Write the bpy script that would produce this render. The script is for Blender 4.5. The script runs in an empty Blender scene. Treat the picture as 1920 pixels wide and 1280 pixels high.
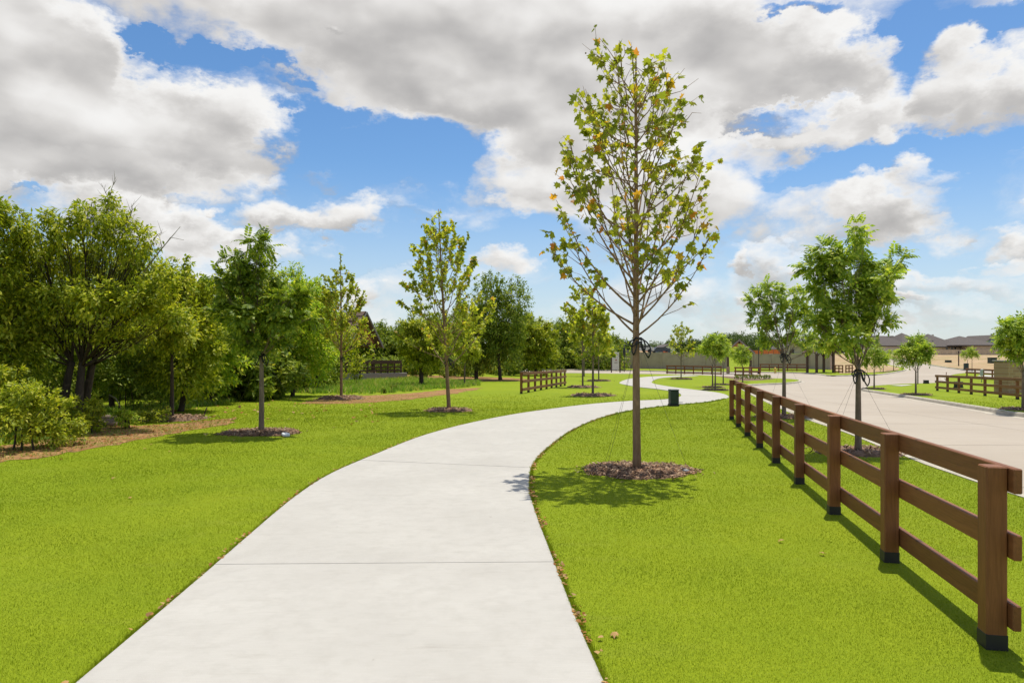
import bpy, bmesh, math, random
import numpy as np
from mathutils import Vector, Matrix
from mathutils.geometry import delaunay_2d_cdt

sc = bpy.context.scene
COL = sc.collection
R = math.radians

# ------------------------------------------------------------------ camera
CAM_H = 1.7
cam = bpy.data.cameras.new('camera'); cam.lens = 24.0; cam.sensor_width = 36.0
cam.shift_y = 27 / 1920
cam.clip_start = 0.05; cam.clip_end = 6000
camo = bpy.data.objects.new('camera', cam); COL.objects.link(camo)
camo.location = (0, 0, CAM_H); camo.rotation_euler = (R(90), 0, 0)
sc.camera = camo

# ------------------------------------------------------------------ render / exposure
sc.render.engine = 'CYCLES'
sc.view_settings.view_transform = 'Standard'; sc.view_settings.look = 'None'
sc.view_settings.exposure = 0.48; sc.view_settings.gamma = 1.0
sc.cycles.use_denoising = True
sc.cycles.max_bounces = 8; sc.cycles.diffuse_bounces = 3; sc.cycles.transmission_bounces = 5
sc.cycles.transparent_max_bounces = 6; sc.cycles.glossy_bounces = 2
sc.cycles.sample_clamp_indirect = 6.0

# ------------------------------------------------------------------ sun
SUN_DIR = Vector((0.16, 0.26, 1.0)).normalized()          # towards the sun
sun = bpy.data.lights.new('sun', 'SUN'); sun.energy = 3.5; sun.angle = R(0.55); sun.color = (1.0, 0.945, 0.84)
suno = bpy.data.objects.new('sun', sun); COL.objects.link(suno)
suno.location = (20, 30, 80)
suno.rotation_euler = SUN_DIR.to_track_quat('Z', 'Y').to_euler()
SUN_EL = math.asin(SUN_DIR.z); SUN_AZ = math.atan2(SUN_DIR.x, SUN_DIR.y)

# ------------------------------------------------------------------ world: sky with broken cumulus
world = bpy.data.worlds.new('World'); sc.world = world; world.use_nodes = True
def build_world():
    nt = world.node_tree; N = nt.nodes; L = nt.links; N.clear()
    def nd(t, **k):
        n = N.new(t)
        for a, b in k.items(): setattr(n, a, b)
        return n
    def setin(sock, v):
        if hasattr(v, 'is_output'): L.new(v, sock)
        else: sock.default_value = v
    def M(op, a, b=None, c=None, clamp=False):
        n = nd('ShaderNodeMath', operation=op, use_clamp=clamp); setin(n.inputs[0], a)
        if b is not None: setin(n.inputs[1], b)
        if c is not None: setin(n.inputs[2], c)
        return n.outputs[0]
    def V(op, a, b=None):
        n = nd('ShaderNodeVectorMath', operation=op); setin(n.inputs[0], a)
        if b is not None: setin(n.inputs[1], b)
        return n.outputs['Value'] if op in ('DOT_PRODUCT', 'LENGTH') else n.outputs[0]
    def smooth(v, a, b, c=0.0, d=1.0):
        n = nd('ShaderNodeMapRange', interpolation_type='SMOOTHSTEP'); setin(n.inputs[0], v)
        for i, q in enumerate((a, b, c, d)): setin(n.inputs[i + 1], q)
        return n.outputs[0]
    def mixc(f, a, b):
        n = nd('ShaderNodeMix', data_type='RGBA'); setin(n.inputs[0], f); setin(n.inputs[6], a); setin(n.inputs[7], b)
        return n.outputs[2]
    out = nd('ShaderNodeOutputWorld'); bg = nd('ShaderNodeBackground'); bg.inputs['Strength'].default_value = 0.1
    L.new(bg.outputs[0], out.inputs[0])
    sky = nd('ShaderNodeTexSky', sky_type='NISHITA', sun_disc=False, sun_elevation=SUN_EL, sun_rotation=SUN_AZ,
             altitude=200, air_density=1.0, dust_density=0.6, ozone_density=2.2)
    hs = nd('ShaderNodeHueSaturation'); hs.inputs['Saturation'].default_value = 1.24; hs.inputs['Value'].default_value = 0.97
    L.new(sky.outputs[0], hs.inputs['Color'])
    tc = nd('ShaderNodeTexCoord'); d = V('NORMALIZE', tc.outputs['Generated'])
    sep = nd('ShaderNodeSeparateXYZ'); L.new(d, sep.inputs[0])
    az = M('ARCTAN2', sep.outputs[0], sep.outputs[1]); el = M('ARCSINE', sep.outputs[2])
    # fine noise lives on the direction itself, squeezed in height so that clouds lie flat
    sq = V('MULTIPLY', d, (1.0, 1.0, 1.7))
    def noise(vec, scale, detail, rough, dist=0.0, lac=2.0):
        n = nd('ShaderNodeTexNoise'); n.noise_dimensions = '3D'; L.new(vec, n.inputs['Vector'])
        n.inputs['Scale'].default_value = scale; n.inputs['Detail'].default_value = detail
        n.inputs['Roughness'].default_value = rough; n.inputs['Lacunarity'].default_value = lac
        n.inputs['Distortion'].default_value = dist
        return n
    warp = noise(sq, 6.5, 7.0, 0.62)
    wv = V('MULTIPLY', V('SUBTRACT', warp.outputs['Color'], (0.5, 0.5, 0.5)), (0.30, 0.17, 0.0))
    comb = nd('ShaderNodeCombineXYZ'); L.new(az, comb.inputs[0]); L.new(el, comb.inputs[1])
    p = V('ADD', comb.outputs[0], wv)
    def billow(vec, scale):
        n = nd('ShaderNodeTexVoronoi', feature='F1'); L.new(vec, n.inputs['Vector']); n.inputs['Scale'].default_value = scale
        n.inputs['Detail'].default_value = 2.0; n.inputs['Roughness'].default_value = 0.5; n.normalize = True
        return n.outputs['Distance']
    wsq = V('ADD', sq, V('MULTIPLY', V('SUBTRACT', warp.outputs['Color'], (0.5, 0.5, 0.5)), (0.10, 0.10, 0.06)))
    fb = noise(sq, 8.0, 7.0, 0.62, 0.3).outputs['Fac']
    bl = billow(wsq, 15.0)
    det = M('SUBTRACT', fb, M('MULTIPLY', M('SUBTRACT', bl, 0.33), 0.38))
    lo_a = noise(sq, 6.0, 3.0, 0.5).outputs['Fac']
    lo_b = noise(V('ADD', sq, (0.012, 0.0, 0.055)), 6.0, 3.0, 0.5).outputs['Fac']
    # each cloud mass: (azimuth, elevation, half-width, half-height, weight) in degrees
    def VMA(a_, b_, c_):
        n = nd('ShaderNodeVectorMath', operation='MULTIPLY_ADD')
        for i_, q_ in enumerate((a_, b_, c_)): setin(n.inputs[i_], q_)
        return n.outputs[0]
    acc = (0.0, 0.0, 0.0)      # x, y: where in the mass we look; z: how much cloud
    for (a, e, rx, ry, w) in CLOUDS:
        sx, sy = 1 / R(rx), 1 / R(ry)
        dv = VMA(p, (sx, sy, 0), (-R(a) * sx, -R(e) * sy, w))
        f = M('MAXIMUM', M('SUBTRACT', 1.0 + w * w, V('DOT_PRODUCT', dv, dv)), 0.0)
        n = nd('ShaderNodeVectorMath', operation='SCALE'); setin(n.inputs[0], dv); setin(n.inputs['Scale'], f)
        acc = V('ADD', n.outputs[0], acc)
    low = V('DOT_PRODUCT', acc, (0.25, 1.0, 0)); tot = V('DOT_PRODUCT', acc, (0, 0, 1.0))
    # the same sort of sky goes on all round: free noise cover away from the masses laid out above
    cov = noise(V('MULTIPLY', d, (1.0, 1.0, 2.2)), 3.1, 3.0, 0.5).outputs['Fac']
    away = smooth(V('LENGTH', V('MULTIPLY', comb.outputs[0], (1 / R(46), 1 / R(36), 0))), 0.85, 1.15)
    cover = M('MULTIPLY', smooth(cov, 0.42, 0.66), away)
    tot = M('ADD', tot, cover)
    # low thin cloud veil over the horizon
    veil = M('MULTIPLY', smooth(el, R(1.0), R(12.0), 1.0, 0.0), 0.32)
    tot = M('ADD', tot, veil)
    dens = M('ADD', tot, M('MULTIPLY', M('SUBTRACT', det, 0.5), 2.2))
    alpha = smooth(dens, 0.0, 1.08)
    # shade: thick cores and undersides grey, upper billows bright
    hfrac = M('DIVIDE', low, M('MAXIMUM', tot, 0.15))
    relief = M('MULTIPLY', M('SUBTRACT', lo_a, lo_b), 1.5)
    puff = M('MULTIPLY', M('SUBTRACT', 0.36, bl), 0.24)
    thick = smooth(dens, 0.5, 1.9)
    s = M('ADD', M('ADD', M('MULTIPLY', hfrac, 0.55), relief), M('ADD', M('MULTIPLY', thick, -0.30), puff))
    s = M('ADD', s, M('ADD', 0.80, M('MULTIPLY', M('SUBTRACT', fb, 0.5), 0.18)))
    s = smooth(s, 0.0, 1.05)
    ramp = nd('ShaderNodeValToRGB'); L.new(s, ramp.inputs[0])
    cr = ramp.color_ramp; cr.elements[0].position = 0.0; cr.elements[0].color = (0.375, 0.362, 0.35, 1)
    cr.elements[1].position = 1.0; cr.elements[1].color = (0.775, 0.765, 0.745, 1)
    e1 = cr.elements.new(0.45); e1.color = (0.55, 0.532, 0.51, 1)
    e2 = cr.elements.new(0.75); e2.color = (0.685, 0.668, 0.645, 1)
    ccol = V('MULTIPLY', ramp.outputs[0], (8.8, 8.8, 8.8))
    hazec = mixc(smooth(el, R(0.0), R(16.0), 0.60, 0.0), hs.outputs[0], (4.3, 4.95, 5.75, 1))
    fin = mixc(M('MULTIPLY', alpha, 0.97), hazec, ccol)
    L.new(fin, bg.inputs['Color'])
# clouds are given as sky directions
def _dir(px, py, rx, ry, w):
    u = (px - 960) / 1280; v = (667 - py) / 1280; k = math.sqrt(1 + u * u)
    return (math.degrees(math.atan(u)), math.degrees(math.atan(v / k)),
            math.degrees(rx / 1280) / (1 + u * u), math.degrees(ry / 1280) / k, w)
CLOUDS = [_dir(*c) for c in [
    # broad bank along the top
    (420, -20, 330, 120, 1.3), (760, 20, 330, 170, 1.5), (720, 130, 280, 110, .8), (960, 90, 280, 190, 1.3),
    (860, 190, 190, 80, .7), (1200, 60, 320, 160, 1.3), (1110, 200, 240, 110, .9), (1420, 40, 230, 120, .75),
    (1470, 150, 180, 110, 1.1), (1330, 190, 170, 90, .8), (1560, 120, 100, 80, .6),
    # great cloud on the left
    (20, 130, 220, 190, 1.5), (170, 220, 260, 150, 1.5), (330, 250, 200, 105, 1.2), (460, 255, 120, 85, 1.0), (230, 325, 300, 52, 1.0),
    (-60, 300, 220, 80, 1.1), (-150, 60, 260, 260, 1.3), (140, 85, 110, 75, .7),
    # small cumulus on the left
    (200, 395, 140, 55, 1.0), (300, 425, 120, 55, .95), (370, 465, 110, 35, .6), (505, 415, 92, 40, .95), (640, 412, 92, 42, .95), (575, 428, 110, 24, .6),
    (480, 475, 110, 36, .75), (595, 330, 58, 20, .7), (490, 345, 60, 20, .4), (380, 402, 26, 14, .5), (940, 490, 78, 36, .95), (820, 405, 110, 22, .35),
    (700, 545, 70, 32, .6), (330, 520, 190, 60, .45), (560, 560, 200, 45, .4),
    # behind the tall tree
    (985, 320, 95, 75, .85), (1090, 300, 140, 130, .9), (1250, 330, 180, 130, .8), (1010, 390, 80, 40, .7), (1370, 380, 190, 90, .65), (1180, 440, 190, 70, .5),
    # right-hand clouds
    (1440, 280, 90, 32, .8), (1530, 255, 110, 50, .95), (1640, 225, 120, 58, 1.1), (1790, 135, 120, 72, 1.25), (1840, 185, 140, 60, 1.0), (1960, 150, 120, 90, 1.0),
    (1660, 275, 50, 26, .5), (1740, 335, 90, 45, .8), (1640, 400, 160, 50, .85), (1540, 430, 170, 55, .8), (1690, 440, 110, 34, .7), (1880, 460, 80, 38, .8), (1905, 395, 50, 26, .6),
    (1450, 560, 60, 14, .5), (1570, 515, 50, 16, .6), (1700, 525, 70, 16, .6), (1850, 500, 60, 20, .6), (1640, 595, 90, 12, .5), (1400, 505, 48, 20, .7), (1480, 515, 130, 45, .5), (1850, 540, 220, 40, .55), (1620, 560, 240, 40, .45), (1330, 560, 160, 40, .35), (1780, 600, 260, 30, .4),
    # clear blue
    (700, 300, 240, 70, -.6), (780, 270, 170, 60, -.5), (330, 95, 120, 22, -1.1), (430, 130, 110, 22, -1.0), (590, 205, 90, 30, -.9), (1720, 60, 90, 75, -1.0), (1880, 30, 120, 40, -.8),
    (1560, 335, 170, 34, -.9), (1800, 275, 190, 36, -.8), (1450, 232, 130, 20, -.7), (900, 430, 120, 40, -.4), (600, 62, 30, 14, -.9), (40, 358, 80, 10, -.6), (700, 480, 160, 30, -.4), (1540, 20, 60, 14, -.6)]]
build_world()
world.cycles.sampling_method = 'NONE'

# ------------------------------------------------------------------ object helpers
def obj(name, me, mat=None, parent=None, loc=None, rot=None):
    o = bpy.data.objects.new(name, me)
    if mat is not None and me is not None and not me.materials: me.materials.append(mat)
    COL.objects.link(o)
    if parent is not None: o.parent = parent
    if loc is not None: o.location = loc
    if rot is not None: o.rotation_euler = rot
    return o
def tag(o, label=None, cat=None, group=None, kind=None):
    if label: o['label'] = label
    if cat: o['category'] = cat
    if group: o['group'] = group
    if kind: o['kind'] = kind
    return o
def thing(name, label, cat, loc=(0, 0, 0), rz=0.0, group=None):
    o = bpy.data.objects.new(name, None); COL.objects.link(o)
    o.empty_display_size = 0.2
    o.location = loc; o.rotation_euler = (0, 0, rz)
    return tag(o, label, cat, group)
def copy_tree(o, parent=None):
    c = o.copy(); COL.objects.link(c); c.parent = parent
    for ch in list(o.children): copy_tree(ch, c)
    return c
def mesh_tris(name, v, f, smooth=False):
    v = np.ascontiguousarray(v, dtype=np.float32); f = np.ascontiguousarray(f, dtype=np.int32)
    me = bpy.data.meshes.new(name); n = f.shape[1]
    me.vertices.add(len(v)); me.vertices.foreach_set('co', v.ravel())
    me.loops.add(f.size); me.loops.foreach_set('vertex_index', f.ravel())
    me.polygons.add(len(f)); me.polygons.foreach_set('loop_start', np.arange(0, f.size, n, dtype=np.int32))
    if smooth: me.polygons.foreach_set('use_smooth', np.ones(len(f), dtype=bool))
    me.update(calc_edges=True); me.validate()
    return me
class MB:
    """collects simple solids into one mesh"""
    def __init__(s): s.v = []; s.f = []; s.sm = []
    def add(s, v, f, smooth=False):
        b = len(s.v); s.v += [tuple(map(float, q)) for q in v]
        for q in f: s.f.append(tuple(b + i for i in q)); s.sm.append(smooth)
        return s
    def box(s, c, size, rz=0.0, bev=0.0, tilt=None):
        hx, hy, hz = size[0] / 2, size[1] / 2, size[2] / 2
        if bev <= 0:
            v = [Vector((x * hx, y * hy, z * hz)) for z in (-1, 1) for y in (-1, 1) for x in (-1, 1)]
            f = [(0, 2, 3, 1), (4, 5, 7, 6), (0, 1, 5, 4), (1, 3, 7, 5), (3, 2, 6, 7), (2, 0, 4, 6)]
        else:
            bm = bmesh.new(); bmesh.ops.create_cube(bm, size=1.0)
            for q in bm.verts: q.co = Vector((q.co.x * size[0], q.co.y * size[1], q.co.z * size[2]))
            bmesh.ops.bevel(bm, geom=list(bm.edges), offset=bev, segments=1, affect='EDGES')
            v = [q.co.copy() for q in bm.verts]; bm.verts.index_update()
            f = [tuple(q.index for q in p.verts) for p in bm.faces]; bm.free()
        m = Matrix.Translation(c) @ Matrix.Rotation(rz, 4, 'Z')
        if tilt is not None: m = m @ tilt
        return s.add([m @ q for q in v], f)
    def prism(s, pts, z0, z1):
        n = len(pts)
        v = [(x, y, z0) for x, y in pts] + [(x, y, z1) for x, y in pts]
        f = [tuple(range(n - 1, -1, -1)), tuple(range(n, 2 * n))] + [(i, (i + 1) % n, n + (i + 1) % n, n + i) for i in range(n)]
        return s.add(v, f)
    def tube(s, pts, rad, sides=8, cap=True):
        v, f = tube_arrays(pts, rad, sides, cap); return s.add(v, f, True)
    def lathe(s, prof, seg=16, c=(0, 0, 0), smooth=True):
        v = []; f = []; n = len(prof)
        for i in range(seg):
            a = 2 * math.pi * i / seg
            v += [(c[0] + r * math.cos(a), c[1] + r * math.sin(a), c[2] + z) for r, z in prof]
        for i in range(seg):
            j = (i + 1) % seg
            for k in range(n - 1): f.append((i * n + k, j * n + k, j * n + k + 1, i * n + k + 1))
        return s.add(v, f, smooth)
    def mesh(s, name):
        me = bpy.data.meshes.new(name); me.from_pydata(s.v, [], s.f)
        me.polygons.foreach_set('use_smooth', s.sm); me.update(); return me
    def build(s, name, mat, parent=None, loc=None, rot=None): return obj(name, s.mesh(name), mat, parent, loc, rot)
def tube_arrays(pts, rad, sides=8, cap=True):
    P = [Vector(p) for p in pts]; n = len(P)
    if not hasattr(rad, '__len__'): rad = [rad] * n
    v = []; f = []
    t0 = (P[1] - P[0]).normalized()
    ref = Vector((1, 0, 0)) if abs(t0.x) < 0.9 else Vector((0, 1, 0))
    u = (ref - t0 * ref.dot(t0)).normalized()
    for i in range(n):
        t = (P[min(i + 1, n - 1)] - P[max(i - 1, 0)]).normalized()
        u = u - t * u.dot(t)
        u = u.normalized() if u.length > 1e-6 else t.orthogonal().normalized()
        w = t.cross(u)
        for k in range(sides):
            a = 2 * math.pi * k / sides
            v.append(P[i] + (u * math.cos(a) + w * math.sin(a)) * rad[i])
    for i in range(n - 1):
        for k in range(sides):
            k2 = (k + 1) % sides
            f.append((i * sides + k, i * sides + k2, (i + 1) * sides + k2, (i + 1) * sides + k))
    if cap:
        f.append(tuple(range(sides - 1, -1, -1))); f.append(tuple((n - 1) * sides + k for k in range(sides)))
    return v, f

# ------------------------------------------------------------------ terrain
def ss(a, b, x):
    t = np.clip((np.asarray(x, float) - a) / (b - a), 0, 1); return t * t * (3 - 2 * t)
def zt(x, y):
    x = np.asarray(x, float); y = np.asarray(y, float)
    z = -0.012 * np.clip(y - 20, 0, 30) - 0.010 * np.clip(x - 8, 0, 32)
    z = z + 3.0 * ss(65, 170, y) * ss(25, 60, x)
    z = z + 3.9 * ss(122, 150, y) * ss(0, 15, x) * (1 - ss(26, 40, x))
    z = z - 0.5 * ss(-9, -22, x) * ss(40, 60, y)
    return z
def _s1(a, b, x):
    t = min(1.0, max(0.0, (x - a) / (b - a))); return t * t * (3 - 2 * t)
def zg(x, y):                                          # the same for one point
    z = -0.012 * min(30.0, max(0.0, y - 20)) - 0.010 * min(32.0, max(0.0, x - 8))
    z += 3.0 * _s1(65, 170, y) * _s1(25, 60, x) + 3.9 * _s1(122, 150, y) * _s1(0, 15, x) * (1 - _s1(26, 40, x))
    return float(z - 0.5 * _s1(-9, -22, x) * _s1(40, 60, y))
def G(px, py, dz=0.0):
    """a point of the photograph -> the spot on the terrain that it shows"""
    u = (px - 960) / 1280; v = (667 - py) / 1280
    g = lambda d: CAM_H + v * d - zg(u * d, d)
    d0 = 1.0
    while g(d0) > 0 and d0 < 400: d0 *= 1.02
    a, b = d0 / 1.02, d0
    for _ in range(30):
        m = (a + b) / 2
        if g(m) > 0: a = m
        else: b = m
    return Vector((u * b, b, zg(u * b, b) + dz))
def at(px, py, D):                                     # a point at a known distance
    return Vector(((px - 960) / 1280 * D, D, CAM_H + (667 - py) / 1280 * D))
def ground(x, y): return Vector((x, y, zg(x, y)))
def inpoly(x, y, poly):
    x = np.asarray(x, float); y = np.asarray(y, float); o = np.argsort(y); xs = x[o]; ys = y[o]; c = np.zeros(len(x), bool); j = len(poly) - 1
    for i in range(len(poly)):
        xi, yi = poly[i]; xj, yj = poly[j]; j = i
        if yi == yj: continue
        k0, k1 = np.searchsorted(ys, (min(yi, yj), max(yi, yj)))
        if k1 > k0: c[k0:k1] ^= xs[k0:k1] < (xj - xi) * (ys[k0:k1] - yi) / (yj - yi) + xi
    r = np.zeros(len(x), bool); r[o] = c; return r
def catmull(pts, step):
    P = [np.array(p[:2], float) for p in pts]; P = [2 * P[0] - P[1]] + P + [2 * P[-1] - P[-2]]; out = []
    for i in range(1, len(P) - 2):
        a, b, c, d = P[i - 1:i + 3]; n = max(2, int(np.linalg.norm(c - b) / step))
        for k in range(n):
            t = k / n
            out.append(0.5 * (2 * b + (c - a) * t + (2 * a - 5 * b + 4 * c - d) * t * t + (-a + 3 * b - 3 * c + d) * t ** 3))
    out.append(P[-2]); return np.array(out)
def sheet(name, poly, mat, dz=0.0, holes=(), extra=None, step=4.0):
    """a sheet that follows the terrain inside an outline, with openings"""
    pts = []; edges = []
    for pl in (poly,) + tuple(holes):
        b = len(pts); n = len(pl); pts += [tuple(map(float, q)) for q in pl]
        edges += [(b + i, b + (i + 1) % n) for i in range(n)]
    A = np.array(poly); lo = A.min(0); hi = A.max(0)
    if extra is None:
        gx, gy = np.meshgrid(np.arange(lo[0], hi[0], step), np.arange(lo[1], hi[1], step)); g = np.c_[gx.ravel(), gy.ravel()]
    else: g = extra
    g = g[inpoly(g[:, 0], g[:, 1], poly)]
    r = delaunay_2d_cdt([Vector(q) for q in pts] + [Vector((float(a), float(b))) for a, b in g], edges, [], 0, 1e-5)
    V2 = np.array([tuple(q) for q in r[0]]); F = np.array([t for t in r[2] if len(t) == 3])
    c = V2[F].mean(1); keep = inpoly(c[:, 0], c[:, 1], poly)
    for h in holes: keep &= ~inpoly(c[:, 0], c[:, 1], h)
    F = F[keep]
    a = V2[F[:, 1]] - V2[F[:, 0]]; b = V2[F[:, 2]] - V2[F[:, 0]]
    fl = a[:, 0] * b[:, 1] - a[:, 1] * b[:, 0] < 0; F[fl] = F[fl][:, ::-1]
    dzv = dz(V2[:, 0], V2[:, 1]) if callable(dz) else dz
    return obj(name, mesh_tris(name, np.c_[V2, zt(V2[:, 0], V2[:, 1]) + dzv], F, True), mat)

# ------------------------------------------------------------------ materials
class NT:
    def __init__(s, name):
        s.m = bpy.data.materials.new(name); s.m.use_nodes = True; s.t = s.m.node_tree; s.t.nodes.clear()
        s.out = s.n('ShaderNodeOutputMaterial'); s.b = s.n('ShaderNodeBsdfPrincipled'); s.l(s.b.outputs[0], s.out.inputs[0])
        s.tc = s.n('ShaderNodeTexCoord')
    def n(s, t, **k):
        q = s.t.nodes.new(t)
        for a, b in k.items(): setattr(q, a, b)
        return q
    def l(s, a, b): s.t.links.new(a, b)
    def put(s, sock, v):
        if hasattr(v, 'is_output'): s.l(v, sock)
        else: sock.default_value = v
    def noise(s, scale, detail=4, rough=0.55, vec=None, stretch=None, dist=0.0):
        q = s.n('ShaderNodeTexNoise'); q.inputs['Scale'].default_value = scale; q.inputs['Detail'].default_value = detail
        q.inputs['Roughness'].default_value = rough; q.inputs['Distortion'].default_value = dist
        vec = vec if vec is not None else s.tc.outputs['Object']
        if stretch:
            mp = s.n('ShaderNodeMapping'); mp.inputs['Scale'].default_value = stretch; s.l(vec, mp.inputs[0]); vec = mp.outputs[0]
        s.l(vec, q.inputs['Vector']); return q.outputs['Fac']
    def ramp(s, v, *stops):
        q = s.n('ShaderNodeValToRGB'); s.l(v, q.inputs[0]); e = q.color_ramp.elements
        while len(e) < len(stops): e.new(0.5)
        for i, (p, c) in enumerate(stops): e[i].position = p; e[i].color = (*c, 1)
        return q.outputs[0]
    def mix(s, f, a, b, mode='MIX'):
        q = s.n('ShaderNodeMix', data_type='RGBA', blend_type=mode); s.put(q.inputs[0], f)
        s.put(q.inputs[6], a if hasattr(a, 'is_output') else (*a, 1)); s.put(q.inputs[7], b if hasattr(b, 'is_output') else (*b, 1))
        return q.outputs[2]
    def math(s, op, a, b=0.0, clamp=False):
        q = s.n('ShaderNodeMath', operation=op, use_clamp=clamp); s.put(q.inputs[0], a); s.put(q.inputs[1], b); return q.outputs[0]
    def mr(s, v, a, b, c=0.0, d=1.0):
        q = s.n('ShaderNodeMapRange'); s.put(q.inputs[0], v)
        for i, w in enumerate((a, b, c, d)): q.inputs[i + 1].default_value = w
        return q.outputs[0]
    def bump(s, h, strength=0.3, dist=0.02):
        q = s.n('ShaderNodeBump'); q.inputs['Strength'].default_value = strength; q.inputs['Distance'].default_value = dist
        s.l(h, q.inputs['Height']); s.l(q.outputs[0], s.b.inputs['Normal'])
    def col(s, c): s.put(s.b.inputs['Base Color'], c if hasattr(c, 'is_output') else (*c, 1)); return s
    def rough(s, r): s.put(s.b.inputs['Roughness'], r); return s
    def spec(s, r): s.b.inputs['Specular IOR Level'].default_value = r; return s
MAT = {}
def plain(name, c, rough=0.6, metal=0.0, var=0.12, scale=6.0):
    q = NT(name); n = q.noise(scale, 5, 0.6)
    q.col(q.mix(q.mr(n, 0.3, 0.7, 0, 1), tuple(x * (1 - var) for x in c), tuple(min(1, x * (1 + var)) for x in c))).rough(rough)
    q.b.inputs['Metallic'].default_value = metal; MAT[name] = q.m; return q.m
def leafmat(name, stops, trans=0.42, per='island', gloss=0.35, tb=(1.25, 1.3, 0.7), patch=None):
    q = NT(name)
    if per == 'island':
        g = q.n('ShaderNodeNewGeometry'); r = g.outputs['Random Per Island']
    else:
        g = q.n('ShaderNodeObjectInfo'); r = g.outputs['Random']
    c = q.ramp(r, *stops)
    oi = q.n('ShaderNodeObjectInfo')
    big = q.noise(0.9, 2, 0.5)
    c = q.mix(q.mr(big, 0.3, 0.7, 0.0, 1.0), q.mix(1.0, c, (0.78, 0.82, 0.8), 'MULTIPLY'), q.mix(1.0, c, (1.22, 1.15, 1.05), 'MULTIPLY'))
    if patch:
        c = q.mix(q.mr(q.noise(0.45, 5, 0.65), 0.52, 0.74, 0, 0.55), c, patch); c = q.mix(q.mr(q.noise(2.6, 5, 0.7), 0.56, 0.76, 0, 0.5), c, patch); c = q.mix(q.mr(q.noise(0.8, 4, 0.6, stretch=(0.5, 1.4, 1)), 0.52, 0.72, 0, 0.35), c, (0.15, 0.26, 0.012))
    q.col(c).rough(0.5).spec(gloss)
    t = q.n('ShaderNodeBsdfTranslucent'); q.l(q.mix(1.0, c, tb, 'MULTIPLY'), t.inputs[0])
    mx = q.n('ShaderNodeMixShader'); mx.inputs[0].default_value = trans
    q.l(q.b.outputs[0], mx.inputs[1]); q.l(t.outputs[0], mx.inputs[2]); q.l(mx.outputs[0], q.out.inputs[0])
    MAT[name] = q.m; return q.m

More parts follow.
